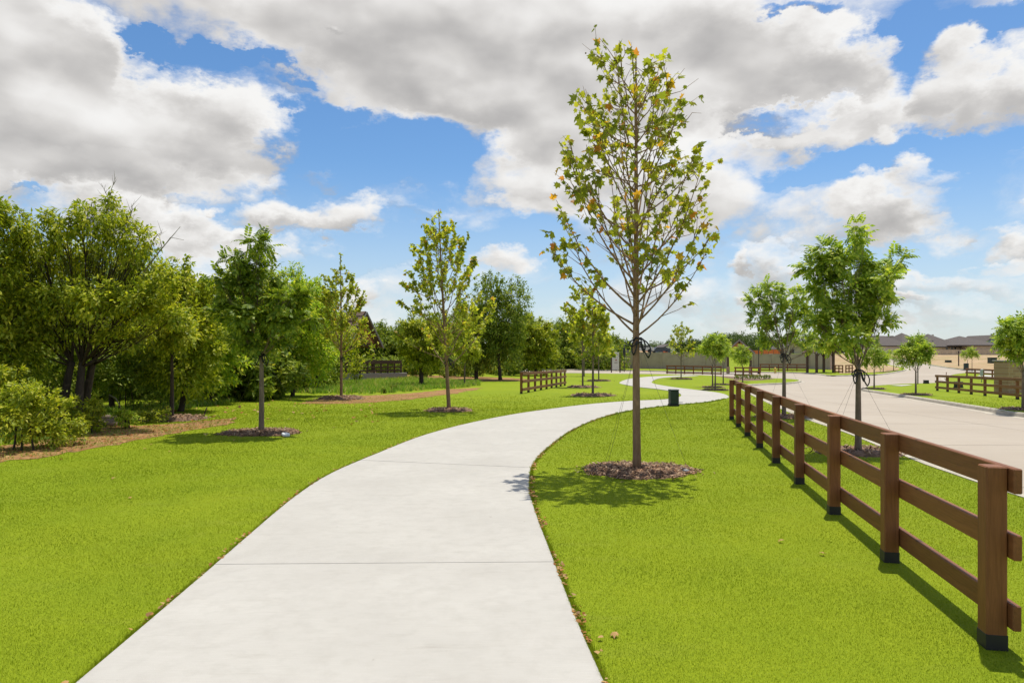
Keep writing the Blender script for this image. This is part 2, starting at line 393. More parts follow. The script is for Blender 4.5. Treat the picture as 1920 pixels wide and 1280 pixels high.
def make_materials():
    # lawn
    q = NT('lawn_grass')
    big = q.noise(0.16, 3, 0.5); mid = q.noise(1.3, 4, 0.6); fine = q.noise(60, 3, 0.7); straw = q.noise(0.55, 5, 0.65)
    streak = q.noise(2.2, 4, 0.6, stretch=(0.35, 1.6, 1))
    c = q.mix(q.mr(big, 0.3, 0.7), LAWN_A, LAWN_B)
    c = q.mix(q.mr(mid, 0.35, 0.75, 0, 0.6), c, LAWN_C)
    c = q.mix(q.mr(streak, 0.55, 0.85, 0, 0.5), c, (0.24, 0.27, 0.035))
    c = q.mix(q.mr(straw, 0.66, 0.8, 0, 0.45), c, (0.30, 0.25, 0.07))
    c = q.mix(q.mr(fine, 0.3, 0.7, 0.0, 1.0), q.mix(1.0, c, (0.72, 0.78, 0.7), 'MULTIPLY'), q.mix(1.0, c, (1.2, 1.15, 1.1), 'MULTIPLY'))
    q.col(c).rough(0.85).spec(0.1); q.bump(q.noise(90, 3, 0.7), 0.5, 0.02); MAT['lawn'] = q.m
    # blades
    leafmat('blade', [(0.0, (0.197, 0.280, 0.010)), (0.5, (0.235, 0.312, 0.012)), (0.92, (0.279, 0.346, 0.019)), (1.0, (0.410, 0.403, 0.115))], 0.42, gloss=0.10, tb=(1.15, 1.1, 0.7), patch=(0.40, 0.40, 0.06))
    leafmat('weed', [(0.0, (0.130, 0.260, 0.026)), (0.6, (0.247, 0.390, 0.046)), (0.9, (0.442, 0.442, 0.130)), (1.0, (0.546, 0.416, 0.182))], 0.35, gloss=0.15)
    # concrete path
    q = NT('path_concrete')
    a = q.noise(0.8, 5, 0.6); b = q.noise(7, 5, 0.65); f = q.noise(220, 2, 0.6); st = q.noise(1.6, 6, 0.72, stretch=(1.0, 5.0, 1)); br = q.noise(6, 4, 0.6, stretch=(1, 22, 1)); sp = q.noise(11, 3, 0.6)
    c = q.mix(q.mr(a, 0.3, 0.72), (0.425, 0.405, 0.365), (0.495, 0.475, 0.43))
    c = q.mix(q.mr(b, 0.45, 0.75, 0, 0.6), c, (0.385, 0.365, 0.325))
    c = q.mix(q.mr(st, 0.58, 0.76, 0, 0.45), c, (0.31, 0.285, 0.245))
    c = q.mix(q.mr(br, 0.35, 0.75, 0, 0.35), c, (0.375, 0.352, 0.31)); c = q.mix(q.mr(sp, 0.74, 0.79, 0, 0.5), c, (0.20, 0.165, 0.12))
    c = q.mix(q.mr(f, 0.25, 0.75, 0, 1), q.mix(1.0, c, (0.9, 0.9, 0.9), 'MULTIPLY'), q.mix(1.0, c, (1.06, 1.06, 1.06), 'MULTIPLY'))
    q.col(c).rough(0.88).spec(0.2); q.bump(q.math('ADD', f, q.math('MULTIPLY', br, 1.5)), 0.12, 0.004); MAT['concrete'] = q.m
    # road concrete
    q = NT('road_concrete')
    a = q.noise(0.15, 5, 0.6); b = q.noise(2.0, 5, 0.65, stretch=(0.4, 1.6, 1)); f = q.noise(120, 2, 0.6)
    c = q.mix(q.mr(a, 0.3, 0.7), (0.37, 0.315, 0.25), (0.43, 0.375, 0.305))
    c = q.mix(q.mr(b, 0.45, 0.8, 0, 0.45), c, (0.34, 0.285, 0.225))
    c = q.mix(q.mr(f, 0.3, 0.7, 0, 1), q.mix(1.0, c, (0.93, 0.93, 0.93), 'MULTIPLY'), q.mix(1.0, c, (1.05, 1.05, 1.05), 'MULTIPLY'))
    q.col(c).rough(0.85).spec(0.2); MAT['road'] = q.m
    plain('kerb', (0.42, 0.375, 0.30), 0.85, var=0.18, scale=2.5)
    plain('joint', (0.20, 0.16, 0.12), 0.9); plain('path_joint', (0.30, 0.275, 0.235), 0.95)
    # soil
    q = NT('bare_soil')
    a = q.noise(1.2, 5, 0.65); b = q.noise(9, 5, 0.7); g = q.noise(2.6, 5, 0.7)
    c = q.mix(q.mr(a, 0.3, 0.7), (0.27, 0.135, 0.055), (0.43, 0.25, 0.11)); c = q.mix(q.mr(b, 0.42, 0.7, 0, 0.85), c, (0.13, 0.072, 0.04))
    c = q.mix(q.mr(g, 0.56, 0.66, 0, 0.75), c, (0.20, 0.26, 0.035))
    q.col(c).rough(0.95).spec(0.1); q.bump(b, 0.8, 0.04); MAT['soil'] = q.m
    # dry field
    q = NT('dirt_field')
    a = q.noise(0.12, 5, 0.65); b = q.noise(1.4, 5, 0.7, stretch=(0.5, 1.2, 1)); g = q.noise(0.5, 6, 0.7, stretch=(0.4, 1.2, 1))
    c = q.mix(q.mr(a, 0.3, 0.7), (0.37, 0.25, 0.135), (0.52, 0.40, 0.25)); c = q.mix(q.mr(b, 0.42, 0.68, 0, 0.75), c, (0.26, 0.155, 0.08))
    c = q.mix(q.mr(g, 0.53, 0.63, 0, 0.85), c, (0.19, 0.20, 0.06))
    q.col(c).rough(0.95).spec(0.1); q.bump(b, 0.5, 0.1); MAT['dirt'] = q.m
    # timber
    q = NT('fence_timber')
    oi = q.n('ShaderNodeObjectInfo'); gr = q.noise(5.0, 6, 0.6, stretch=(0.35, 6, 6), dist=1.2); gf = q.noise(40, 4, 0.6, stretch=(0.25, 4, 4)); kn = q.noise(3.2, 2, 0.5)
    c = q.mix(q.mr(gr, 0.3, 0.7), (0.170, 0.060, 0.021), (0.262, 0.100, 0.036)); c = q.mix(q.mr(gf, 0.45, 0.75, 0, 0.4), c, (0.105, 0.038, 0.015))
    c = q.mix(q.mr(kn, 0.70, 0.74, 0, 0.75), c, (0.06, 0.028, 0.014))
    c = q.mix(oi.outputs['Random'], q.mix(1.0, c, (0.86, 0.86, 0.86), 'MULTIPLY'), q.mix(1.0, c, (1.14, 1.12, 1.1), 'MULTIPLY'))
    q.col(c).rough(0.55).spec(0.35); q.bump(q.math('ADD', gr, gf), 0.22, 0.006); MAT['timber'] = q.m
    q = NT('post_timber')
    oi = q.n('ShaderNodeObjectInfo'); gr = q.noise(5.0, 6, 0.6, stretch=(6, 6, 0.35), dist=1.2); gf = q.noise(40, 4, 0.6, stretch=(4, 4, 0.25)); kn = q.noise(3.2, 2, 0.5)
    c = q.mix(q.mr(gr, 0.3, 0.7), (0.170, 0.060, 0.021), (0.262, 0.100, 0.036)); c = q.mix(q.mr(gf, 0.45, 0.75, 0, 0.4), c, (0.105, 0.038, 0.015))
    c = q.mix(oi.outputs['Random'], q.mix(1.0, c, (0.86, 0.86, 0.86), 'MULTIPLY'), q.mix(1.0, c, (1.14, 1.12, 1.1), 'MULTIPLY'))
    q.col(c).rough(0.55).spec(0.35); q.bump(q.math('ADD', gr, gf), 0.22, 0.006); MAT['post'] = q.m
    plain('tar', (0.018, 0.016, 0.015), 0.6); plain('black', (0.012, 0.012, 0.013), 0.55); plain('wire', (0.10, 0.10, 0.09), 0.5, 0.3)
    # bark
    for nm, c1, c2 in (('bark_light', (0.33, 0.215, 0.13), (0.19, 0.115, 0.066)), ('bark_grey', (0.25, 0.19, 0.14), (0.14, 0.104, 0.076)), ('bark_dark', (0.085, 0.062, 0.045), (0.036, 0.027, 0.021))):
        q = NT(nm); a = q.noise(6, 5, 0.65, stretch=(3, 3, 0.6)); b = q.noise(38, 4, 0.7, stretch=(2, 2, 0.35)); blo = q.noise(3.5, 3, 0.5)
        c = q.mix(q.mr(a, 0.3, 0.7), c2, c1); c = q.mix(q.mr(b, 0.5, 0.8, 0, 0.6), c, tuple(x * 0.45 for x in c2))
        c = q.mix(q.mr(blo, 0.60, 0.66, 0, 0.5), c, tuple(min(1, x * 1.5) for x in c1))
        q.col(c).rough(0.85).spec(0.2); q.bump(q.math('ADD', a, b), 0.5, 0.012); MAT[nm] = q.m
    plain('twig_dead', (0.26, 0.22, 0.18), 0.9)
    # mulch
    leafmat('mulch', [(0.0, (0.08, 0.045, 0.03)), (0.4, (0.21, 0.115, 0.068)), (0.75, (0.36, 0.225, 0.135)), (0.92, (0.48, 0.36, 0.25)), (1.0, (0.42, 0.19, 0.09))], 0.0, gloss=0.15)
    plain('mulch_base', (0.16, 0.095, 0.058), 0.95, var=0.5, scale=14)
    leafmat('litter', [(0.0, (0.30, 0.11, 0.03)), (0.4, (0.42, 0.20, 0.06)), (0.7, (0.48, 0.32, 0.14)), (1.0, (0.22, 0.11, 0.05))], 0.15, gloss=0.15)
    # foliage
    syc = [(0.0, (0.17, 0.205, 0.024)), (0.30, (0.28, 0.315, 0.034)), (0.66, (0.41, 0.42, 0.045)), (0.91, (0.52, 0.48, 0.055)), (0.94, (0.64, 0.41, 0.045)), (0.975, (0.68, 0.27, 0.035)), (1.0, (0.50, 0.21, 0.06))]
    leafmat('leaf_sycamore', syc, 0.55); leafmat('leaf_single', syc, 0.55, per='object')
    leafmat('leaf_sycamore_far', [(0.0, (0.197, 0.258, 0.032)), (0.5, (0.380, 0.426, 0.045)), (0.93, (0.600, 0.579, 0.077)), (0.96, (0.600, 0.438, 0.064)), (1.0, (0.600, 0.309, 0.064))], 0.55)
    leafmat('leaf_pistache', [(0.0, (0.153, 0.248, 0.031)), (0.5, (0.293, 0.406, 0.047)), (0.9, (0.506, 0.578, 0.086)), (1.0, (0.600, 0.600, 0.102))], 0.45, gloss=0.25)
    leafmat('leaf_ash', [(0.0, (0.091, 0.149, 0.016)), (0.5, (0.176, 0.260, 0.026)), (0.9, (0.319, 0.389, 0.041)), (1.0, (0.455, 0.439, 0.051))], 0.42, gloss=0.25)
    leafmat('leaf_wood', [(0.0, (0.146, 0.202, 0.018)), (0.45, (0.293, 0.357, 0.025)), (0.85, (0.531, 0.528, 0.040)), (1.0, (0.544, 0.528, 0.090))], 0.42, gloss=0.2)
    leafmat('leaf_lime', [(0.0, (0.182, 0.301, 0.026)), (0.5, (0.365, 0.517, 0.039)), (0.9, (0.570, 0.570, 0.064)), (1.0, (0.570, 0.570, 0.129))], 0.45, gloss=0.2)
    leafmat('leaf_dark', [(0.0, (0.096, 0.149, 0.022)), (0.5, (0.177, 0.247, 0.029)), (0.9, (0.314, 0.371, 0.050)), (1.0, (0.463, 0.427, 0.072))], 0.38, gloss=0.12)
    leafmat('leaf_hill', [(0.0, (0.054, 0.086, 0.024)), (0.5, (0.090, 0.134, 0.034)), (1.0, (0.150, 0.198, 0.050))], 0.3, gloss=0.25)
    plain('seed', (0.16, 0.10, 0.045), 0.9)
    plain('green_box', (0.008, 0.028, 0.020), 0.45); plain('white_plastic', (0.62, 0.64, 0.63), 0.4); plain('grey_metal', (0.36, 0.39, 0.41), 0.45, 0.3)
    plain('wall_grey', (0.43, 0.335, 0.275), 0.9, var=0.15, scale=0.7); plain('wall_cap', (0.26, 0.24, 0.215), 0.9)
    plain('shelter_timber', (0.075, 0.042, 0.026), 0.75, var=0.25); plain('orange_timber', (0.42, 0.19, 0.075), 0.75, var=0.2); plain('roof_board', (0.15, 0.095, 0.065), 0.85, var=0.3, scale=3)
    q = NT('pier_stone'); v = q.n('ShaderNodeTexBrick'); v.inputs['Scale'].default_value = 1.0; v.inputs['Color1'].default_value = (0.42, 0.27, 0.15, 1); v.inputs['Color2'].default_value = (0.30, 0.17, 0.095, 1); v.inputs['Mortar'].default_value = (0.45, 0.38, 0.29, 1)
    v.inputs['Brick Width'].default_value = 0.42; v.inputs['Row Height'].default_value = 0.17; v.inputs['Mortar Size'].default_value = 0.012
    mp = q.n('ShaderNodeMapping'); mp.inputs['Rotation'].default_value = (R(90), 0, 0); q.l(q.tc.outputs['Object'], mp.inputs[0]); q.l(mp.outputs[0], v.inputs['Vector'])
    q.col(q.mix(q.mr(q.noise(4, 5, .65), 0.3, 0.7, 0, 0.5), v.outputs[0], (0.38, 0.26, 0.16))).rough(0.9); MAT['pier'] = q.m
    plain('sign_panel', (0.56, 0.54, 0.47), 0.7); plain('sign_red', (0.34, 0.05, 0.03), 0.6); plain('sign_ink', (0.22, 0.17, 0.13), 0.7)
    plain('stop_red', (0.42, 0.02, 0.022), 0.45, var=0.05); plain('white_paint', (0.75, 0.75, 0.73), 0.5); plain('hydrant', (0.62, 0.43, 0.07), 0.5)
    plain('barrier', (0.72, 0.17, 0.045), 0.6); plain('car_blue', (0.035, 0.05, 0.085), 0.25); plain('car_white', (0.6, 0.6, 0.6), 0.3); plain('glass', (0.02, 0.025, 0.03), 0.08); plain('tyre', (0.015, 0.015, 0.015), 0.8)
    q = NT('shingle_roof'); a = q.noise(9, 4, .7, stretch=(1, 1, 3)); q.col(q.mix(q.mr(a, 0.3, 0.7), (0.075, 0.062, 0.055), (0.125, 0.105, 0.095))).rough(0.95); q.bump(a, .4, .03); MAT['roof'] = q.m
    plain('brick_tan', (0.52, 0.42, 0.31), 0.9, var=0.14, scale=2); plain('brick_pale', (0.55, 0.50, 0.43), 0.9); plain('fence_tan', (0.45, 0.365, 0.27), 0.9, var=0.18, scale=1.5); plain('siding_blue', (0.17, 0.26, 0.36), 0.8)
    plain('trim', (0.58, 0.55, 0.50), 0.7); plain('roof_red', (0.36, 0.17, 0.09), 0.85)
LAWN_A = (0.200, 0.265, 0.009); LAWN_B = (0.255, 0.305, 0.012); LAWN_C = (0.168, 0.240, 0.009)
make_materials()
# ================================================================== SETTING
rng = np.random.default_rng(7); random.seed(7)
def px2(l): return [tuple(G(a, b)[:2]) for a, b in l]
# ---- road outline
ROAD_LEFT = [(5.4, -14.0), (5.75, 0.0)] + px2([(1898, 919), (1698, 849), (1630, 823), (1587, 807), (1522, 786), (1476, 768), (1440, 752), (1408, 737), (1394, 729)])
ROAD_CORNER = px2([(1394, 729), (1392, 724), (1402, 721), (1430, 719), (1470, 717.5), (1494, 715.5), (1502, 713), (1494, 711), (1470, 709.5), (1440, 708.8), (1400, 708.2)])
CROSS_S = px2([(1350, 704.5), (1250, 701.5), (1150, 700.2), (1060, 699), (960, 697.5)])
CROSS_N = px2([(960, 691.8), (1060, 692), (1150, 693), (1250, 695.3), (1440, 697), (1484, 697.6), (1522, 699), (1545, 702), (1561, 703.5), (1615, 702)])
ROAD_FAR_L = px2([(1640, 702), (1663, 699.5), (1688, 695.5), (1699, 692.5), (1694, 689), (1671, 684), (1660, 678), (1659, 672.5)])
ROAD_FAR_R = px2([(1684, 671), (1704, 674.5), (1724, 679.5), (1765, 687), (1813, 692), (1900, 695), (1980, 697)])
SPUR_S = px2([(1980, 703), (1880, 701), (1820, 698.5), (1790, 701), (1776, 704.5), (1771, 708), (1776, 712), (1770, 716)])
ISLAND = px2([(1754, 717.5), (1716, 718.5), (1688, 719.2), (1666, 720.7), (1640, 722.3), (1625, 724.4), (1616.5, 727.2), (1620, 729.8), (1640, 732.8), (1680, 738.5), (1720, 744.5), (1800, 757), (1860, 766), (1920, 775)])
e0 = ISLAND[-1]
ISLAND_NEAR = [(e0[0] + 0.3, e0[1] - 8), (e0[0] + 0.3, 5.0), (e0[0] + 0.2, -14.0)]
def dens(l, step=1.0): return [tuple(q) for q in catmull(l, step)]
kerb_l = dens(ROAD_LEFT, 1.2); kerb_c = dens(ROAD_CORNER, 0.5); kerb_i = dens(ISLAND + ISLAND_NEAR, 0.7); kerb_s = dens(SPUR_S, 0.8)
kerb_xs = dens([ROAD_CORNER[-1]] + CROSS_S, 2.0); kerb_n = dens(CROSS_N, 2.0); kerb_fl = dens([CROSS_N[-1]] + ROAD_FAR_L, 1.5); kerb_fr = dens(ROAD_FAR_R, 2.0)
ROAD = kerb_l[:-1] + kerb_c[:-1] + kerb_xs + kerb_n[:-1] + kerb_fl + kerb_fr + kerb_s + kerb_i
# ---- lawn: one ground sheet out to the horizon, open where the road lies lower
ang = np.linspace(0, 2 * math.pi, 97)[:-1]
rings = [np.c_[r * np.cos(ang + k * 0.03), r * np.sin(ang + k * 0.03)] for k, r in enumerate((3, 6, 9, 13, 18, 24, 31, 39, 48, 58, 70, 84, 98, 106, 114, 122, 130, 138, 148, 160, 175, 200, 250, 330, 500, 900, 1600))]
outer = [(2600 * math.cos(a), 2600 * math.sin(a)) for a in ang[::2]]
lawn = sheet('lawn', outer, MAT['lawn'], 0.0, (ROAD,), np.vstack(rings)); tag(lawn, 'mown bright green lawn', kind='structure')
ROAD_DZ = -0.13
road = sheet('road', ROAD, MAT['road'], ROAD_DZ, step=3.0); tag(road, 'wide pale concrete street', kind='structure')
# expansion joints sawn across and along the carriageway
def strip(name, pts, w, mat, dz, parent):
    P = np.array(pts); t = np.gradient(P, axis=0); t /= np.linalg.norm(t, axis=1)[:, None]; n = np.c_[-t[:, 1], t[:, 0]]
    a = P + n * w / 2; b = P - n * w / 2
    v = [(x, y, zg(x, y) + dz) for x, y in a] + [(x, y, zg(x, y) + dz) for x, y in b]; m = len(P)
    me = bpy.data.meshes.new(name); me.from_pydata(v, [], [(m + i, m + i + 1, i + 1, i) for i in range(m - 1)]); me.update()
    return obj(name, me, mat, parent)
for yy in (9.5, 14.0, 18.5, 23.0, 28.0, 33.5):
    xs = np.linspace(5.0, 19.5, 30); ok = inpoly(xs, np.full(30, yy) + (xs - 7) * 0.05, ROAD)
    xs = xs[ok]
    if len(xs) > 4: strip('joint', [(x, yy + (x - 7) * 0.05) for x in xs], 0.016, MAT['joint'], ROAD_DZ + 0.004, road)
cen = [(12.2, -6), (12.3, 6), (12.7, 15), (13.2, 24), (14.2, 33), (16.5, 42)]
strip('joint', dens(cen, 1.0), 0.016, MAT['joint'], ROAD_DZ + 0.007, road)
# ---- kerbs, poured in lengths
def kerb(line, label, inward, w=0.16, length=3.0, top=0.012):
    """line runs along the lawn edge; inward = +1 when the lawn lies to the left of the line"""
    P = np.array(line); d = np.r_[0, np.cumsum(np.linalg.norm(np.diff(P, axis=0), axis=1))]
    root = thing('kerb', label, None); root['kind'] = 'structure'; nseg = max(1, int(d[-1] / length))
    for k in range(nseg):
        s = np.linspace(k * d[-1] / nseg + 0.006, (k + 1) * d[-1] / nseg - 0.006, 7)
        q = np.c_[np.interp(s, d, P[:, 0]), np.interp(s, d, P[:, 1])]; t = np.gradient(q, axis=0); t /= np.linalg.norm(t, axis=1)[:, None]
        n = np.c_[-t[:, 1], t[:, 0]] * inward
        v = []; prof = [(-0.34, ROAD_DZ + 0.006), (-0.045, ROAD_DZ + 0.012), (-0.02, top - 0.03), (0.02, top), (w, top), (w, -0.25), (-0.34, -0.25)]
        for i in range(7):
            z0 = zg(*q[i])
            for (o_, z) in prof: v.append((q[i][0] + n[i][0] * o_, q[i][1] + n[i][1] * o_, z0 + z))
        m = len(prof); f = [(i * m + j, (i + 1) * m + j, (i + 1) * m + (j + 1) % m, i * m + (j + 1) % m) for i in range(6) for j in range(m)]
        f += [tuple(range(m)), tuple(6 * m + j for j in range(m - 1, -1, -1))]
        if inward > 0: f = [tuple(reversed(x)) for x in f]
        MBq = MB().add(v, f); MBq.build('kerb_length', MAT['kerb'], root)
    return root
kerb(kerb_l, 'concrete kerb between street and lawn behind the near timber fence', 1)
kerb(kerb_c, 'curved concrete kerb round the lawn corner with small shrubs', 1)
kerb(kerb_i, 'concrete kerb round the lawn across the street', 1)
kerb(kerb_s, 'far kerb bending into the side drive', 1, length=5)
kerb(kerb_xs, 'low kerb along near side of cross street', 1, length=6); kerb(kerb_n, 'far kerb of cross street before grey wall', 1, length=6)
kerb(kerb_fl, 'kerb on left of street climbing to houses', 1, length=6); kerb(kerb_fr, 'kerb beside bare dirt lot', 1, length=6)
# ---- winding path of poured slabs
PAIRS = [((-1.75, -5.0), (1.05, -5.0)), ((-2.0, 0.0), (0.80, 0.0))]
for l, r_ in [((150, 1280), (1130, 1280)), ((400, 1065), (1040, 1060)), ((550, 936), (998, 945)), ((620, 890), (993, 905)), ((700, 855), (1000, 870)), ((800, 816), (1030, 838)), ((900, 790), (1075, 806)), ((1000, 772), (1130, 783)),
              ((1100, 759), (1190, 769)), ((1180, 752.5), (1262, 760)), ((1245, 749.5), (1320, 755)), ((1272, 745), (1357, 748.5)), ((1277, 741), (1366, 743.5)), ((1268, 736), (1348, 737)), ((1235, 730), (1310, 732)),
              ((1195, 725.5), (1265, 726.5)), ((1168, 720.5), (1232, 721)), ((1162, 717), (1222, 716.5)), ((1180, 710.5), (1232, 710.5)), ((1215, 706.5), (1250, 707.7)), ((1250, 704.8), (1280, 706)), ((1290, 703.5), (1310, 705))]:
    PAIRS.append((tuple(G(*l)[:2]), tuple(G(*r_)[:2])))
def cat_n(pts, n):
    P = [np.array(p, float) for p in pts]; P = [2 * P[0] - P[1]] + P + [2 * P[-1] - P[-2]]; out = []
    for i in range(1, len(P) - 2):
        a, b, c, d = P[i - 1:i + 3]
        for k in range(n):
            t = k / n; out.append(0.5 * (2 * b + (c - a) * t + (2 * a - 5 * b + 4 * c - d) * t * t + (-a + 3 * b - 3 * c + d) * t ** 3))
    out.append(P[-2]); return np.array(out)
PL = cat_n([p[0] for p in PAIRS], 16); PR = cat_n([p[1] for p in PAIRS], 16)
PATH = [tuple(q) for q in PL] + [tuple(q) for q in PR[::-1]]
path = thing('path', 'pale concrete footpath winding through the lawn', None); path['kind'] = 'structure'
mid = (PL + PR) / 2; pd = np.r_[0, np.cumsum(np.linalg.norm(np.diff(mid, axis=0), axis=1))]
j0 = np.interp(5.52, mid[:60, 1], pd[:60])                 # one joint lies just here, the others every 2.55 m
cuts = [c for c in np.arange(j0 - 2.55 * 5, pd[-1], 2.55) if c > 0]; cuts = [0.0] + cuts + [pd[-1]]
PTOP = 0.028
for k in range(len(cuts) - 1):
    g = 0.002; n = 9; s = np.linspace(cuts[k] + g, cuts[k + 1] - g, n)
    A = np.c_[np.interp(s, pd, PL[:, 0]), np.interp(s, pd, PL[:, 1])]; B = np.c_[np.interp(s, pd, PR[:, 0]), np.interp(s, pd, PR[:, 1])]
    v = []; f = []; dzk = rng.uniform(-0.0015, 0.0015)
    for i in range(n):
        a, b = A[i], B[i]; u = (b - a) / np.linalg.norm(b - a)
        for q, z in ((a, -0.08), (a, PTOP - 0.006), (a + u * 0.008, PTOP), (b - u * 0.008, PTOP), (b, PTOP - 0.006), (b, -0.08)):
            v.append((q[0], q[1], zg(q[0], q[1]) + z + dzk))
    for i in range(n - 1):
        for j in range(5): f.append((i * 6 + j, i * 6 + j + 1, (i + 1) * 6 + j + 1, (i + 1) * 6 + j))
    f += [tuple(range(5, -1, -1)), tuple((n - 1) * 6 + j for j in range(6))]
    MB().add(v, [tuple(reversed(x)) for x in f]).build('slab', MAT['concrete'], path)
    if k:
        a, b = A[0], B[0]; v = []
        for q in (a, b):
            for o_ in (-0.012, 0.012): v.append((q[0], q[1] + o_, zg(q[0], q[1]) + PTOP - 0.004))
        MB().add(v, [(0, 2, 3, 1)]).build('joint', MAT['path_joint'], path)
# ---- bare soil along the thicket and around the young trees
def rag(pts, step, amp):
    P = catmull([*pts, pts[0]], step)[:-1]; return [(x + rng.normal(0, amp), y + rng.normal(0, amp)) for x, y in P]
soil_a = rag(px2([(-60, 880), (0, 867), (100, 853), (200, 836), (300, 817), (380, 803), (440, 792), (430, 785), (340, 793), (270, 797), (210, 800), (120, 818), (0, 838), (-80, 850)]), 0.22, 0.09)
tag(sheet('bare_soil', soil_a, MAT['soil'], 0.006, step=0.6), 'orange bare soil strip before the thicket', kind='structure')
soil_b = rag(px2([(560, 757), (640, 757), (720, 753), (800, 745), (880, 733), (900, 727), (840, 730), (760, 738), (680, 742), (600, 748)]), 0.4, 0.12)
tag(sheet('bare_soil', soil_b, MAT['soil'], 0.006, step=1.0), 'dry brown soil band before the tall weeds', kind='structure')
soil_c = rag(px2([(640, 716), (740, 714), (830, 716), (900, 719), (985, 718), (985, 711), (900, 706), (760, 703), (640, 704)]), 1.0, 0.3)
tag(sheet('bare_soil', soil_c, MAT['soil'], 0.006, step=2.0), 'dry soil bank below the dark railing', kind='structure')
# ---- dirt lot before the houses, dirt strip left of the climbing street
lot = [tuple(q) for q in kerb_fr] + px2([(1980, 697)]) + [(150, 150), (160, 185), (70, 185), (75, 140)]
lot = [(x + 0.5, y + 0.5) for x, y in kerb_fr[2:]] + [(150, 120), (165, 190), (84, 190)]
tag(sheet('dirt_field', lot, MAT['dirt'], 0.02, step=4.0), 'bare orange dirt lot below the houses', kind='structure')
lot2 = [(x - 0.6, y + 0.6) for x, y in kerb_fl[6:]][::-1] + [tuple(G(1575, 700)[:2]), tuple(G(1565, 694)[:2]), (46, 112), (60, 150), (76, 150)]
tag(sheet('dirt_field', lot2, MAT['dirt'], 0.02, step=4.0), 'dry dirt slope left of the climbing street', kind='structure')
hl = [(10, 128), (24, 126), (34, 128), (38, 140), (40, 168), (36, 178), (16, 174), (4, 150)]
tag(sheet('dirt_field', hl, MAT['dirt'], 0.02, step=3.0), 'dry ground on the rise beyond the grey wall', kind='structure')
bed = rag(px2([(1340, 704.5), (1372, 710), (1385, 713), (1412, 713.5), (1440, 711.5), (1452, 710), (1440, 709.3), (1400, 708.7), (1370, 705.5)]), 0.4, 0.05)
tag(sheet('planting_bed', bed, MAT['mulch_base'], 0.008, step=1.0), 'mulched planting bed at the lawn corner', kind='structure')
walk = px2([(1250, 700.6), (1100, 698.6), (1000, 696.8), (1000, 695.9), (1100, 697.4), (1250, 699.3)])
# sidewalk pads across the street
for lab, pl in (('pale concrete ramp pad at tip of the far lawn', [(1668, 722.6), (1690, 724), (1712, 722), (1700, 721)]), ('pale concrete pad behind the far timber fence', [(1828, 720), (1850, 722.5), (1872, 721.5), (1850, 719.5)]), ('pale concrete walk beyond the far timber fence', [(1832, 705), (1872, 707.5), (1960, 709), (1960, 706), (1880, 704), (1840, 702.6)])):
    tag(sheet('pavement', px2(pl), MAT['concrete'], 0.02, step=1.0), lab, kind='structure')

# ================================================================== GRASS BLADES
def grass(n, d0, d1, seed, spread=0.83):
    """blades thin out and coarsen smoothly with distance"""
    g = np.random.default_rng(seed); d = np.exp(g.uniform(math.log(d0), math.log(d1), n)); x = g.uniform(-spread, spread, n) * d
    keep = ~inpoly(x, d, PATH_IN) & ~inpoly(x, d, ROAD_IN) & (g.uniform(0, 1, n) < np.clip((d1 - d) / (0.5 * d1), 0, 1))
    for bl in (soil_a,): keep &= ~(inpoly(x, d, bl) & (g.uniform(0, 1, len(x)) < 0.62 + .36 * np.sin(x * 2.3 + np.sin(d * 3.1)) ** 2))
    for (mx, my, mr) in MULCH: keep &= ((x - mx) ** 2 + (d - my) ** 2) > (mr * (0.93 + 0.1 * np.sin(7 * np.arctan2(d - my, x - mx)))) ** 2
    x, d = x[keep], d[keep]; n = len(x)
    patch = 1 + 0.22 * np.sin(x * 1.7 + np.sin(d * 1.1) * 2) * np.sin(d * 1.3 + 1.0)
    h = (0.009 + 0.0008 * d) * g.uniform(0.5, 1.3, n) * patch; w = 0.00075 * d * g.uniform(0.7, 1.3, n); a = g.uniform(0, 2 * math.pi, n)
    lean = np.abs(g.normal(0.0, 0.75, n)); la = g.uniform(0, 2 * math.pi, n)
    z = zt(x, d)
    b = np.c_[x, d, z - 0.004]; side = np.c_[np.cos(a), np.sin(a), np.zeros(n)] * (w / 2)[:, None]
    tip = np.c_[x + np.cos(la) * np.sin(lean) * h, d + np.sin(la) * np.sin(lean) * h, z + h * np.maximum(np.cos(lean), 0.25)]
    return np.stack([b - side, b + side, tip], 1).reshape(-1, 3)
def edge_blades():
    """longer blades that hang over the path edges"""
    g = np.random.default_rng(5); out = []
    for E, O in ((PL, PR), (PR, PL)):
        n = 15000; i = np.exp(g.uniform(math.log(28), math.log(210), n)); k = i.astype(int); q = E[k] + (E[k + 1] - E[k]) * (i - k)[:, None]; u = O[k] - E[k]; u /= np.linalg.norm(u, axis=1)[:, None]
        wob = 0.5 + 0.5 * np.sin(i * 1.9) * np.sin(i * .53); q = q - u * (np.abs(g.normal(0, .018, n)) + .002)[:, None]; d = np.maximum(q[:, 1], 2.5); h = (0.020 + .0010 * d) * g.uniform(.5, 1.4, n) * (.55 + .7 * wob); a = g.uniform(0, 6.28, n); w = .0008 * d * g.uniform(.7, 1.3, n)
        z = zt(q[:, 0], q[:, 1]); sd = np.c_[np.cos(a), np.sin(a), np.zeros(n)] * (w / 2)[:, None]; b = np.c_[q, z + .004]; t = np.c_[q + u * (h * g.uniform(.1, .9, n))[:, None] + g.normal(0, .006, (n, 2)), z + np.maximum(h, .034)]
        out.append(np.stack([b - sd, b + sd, t], 1).reshape(-1, 3))
    return np.vstack(out)
MULCH = []     # filled before the blades are built
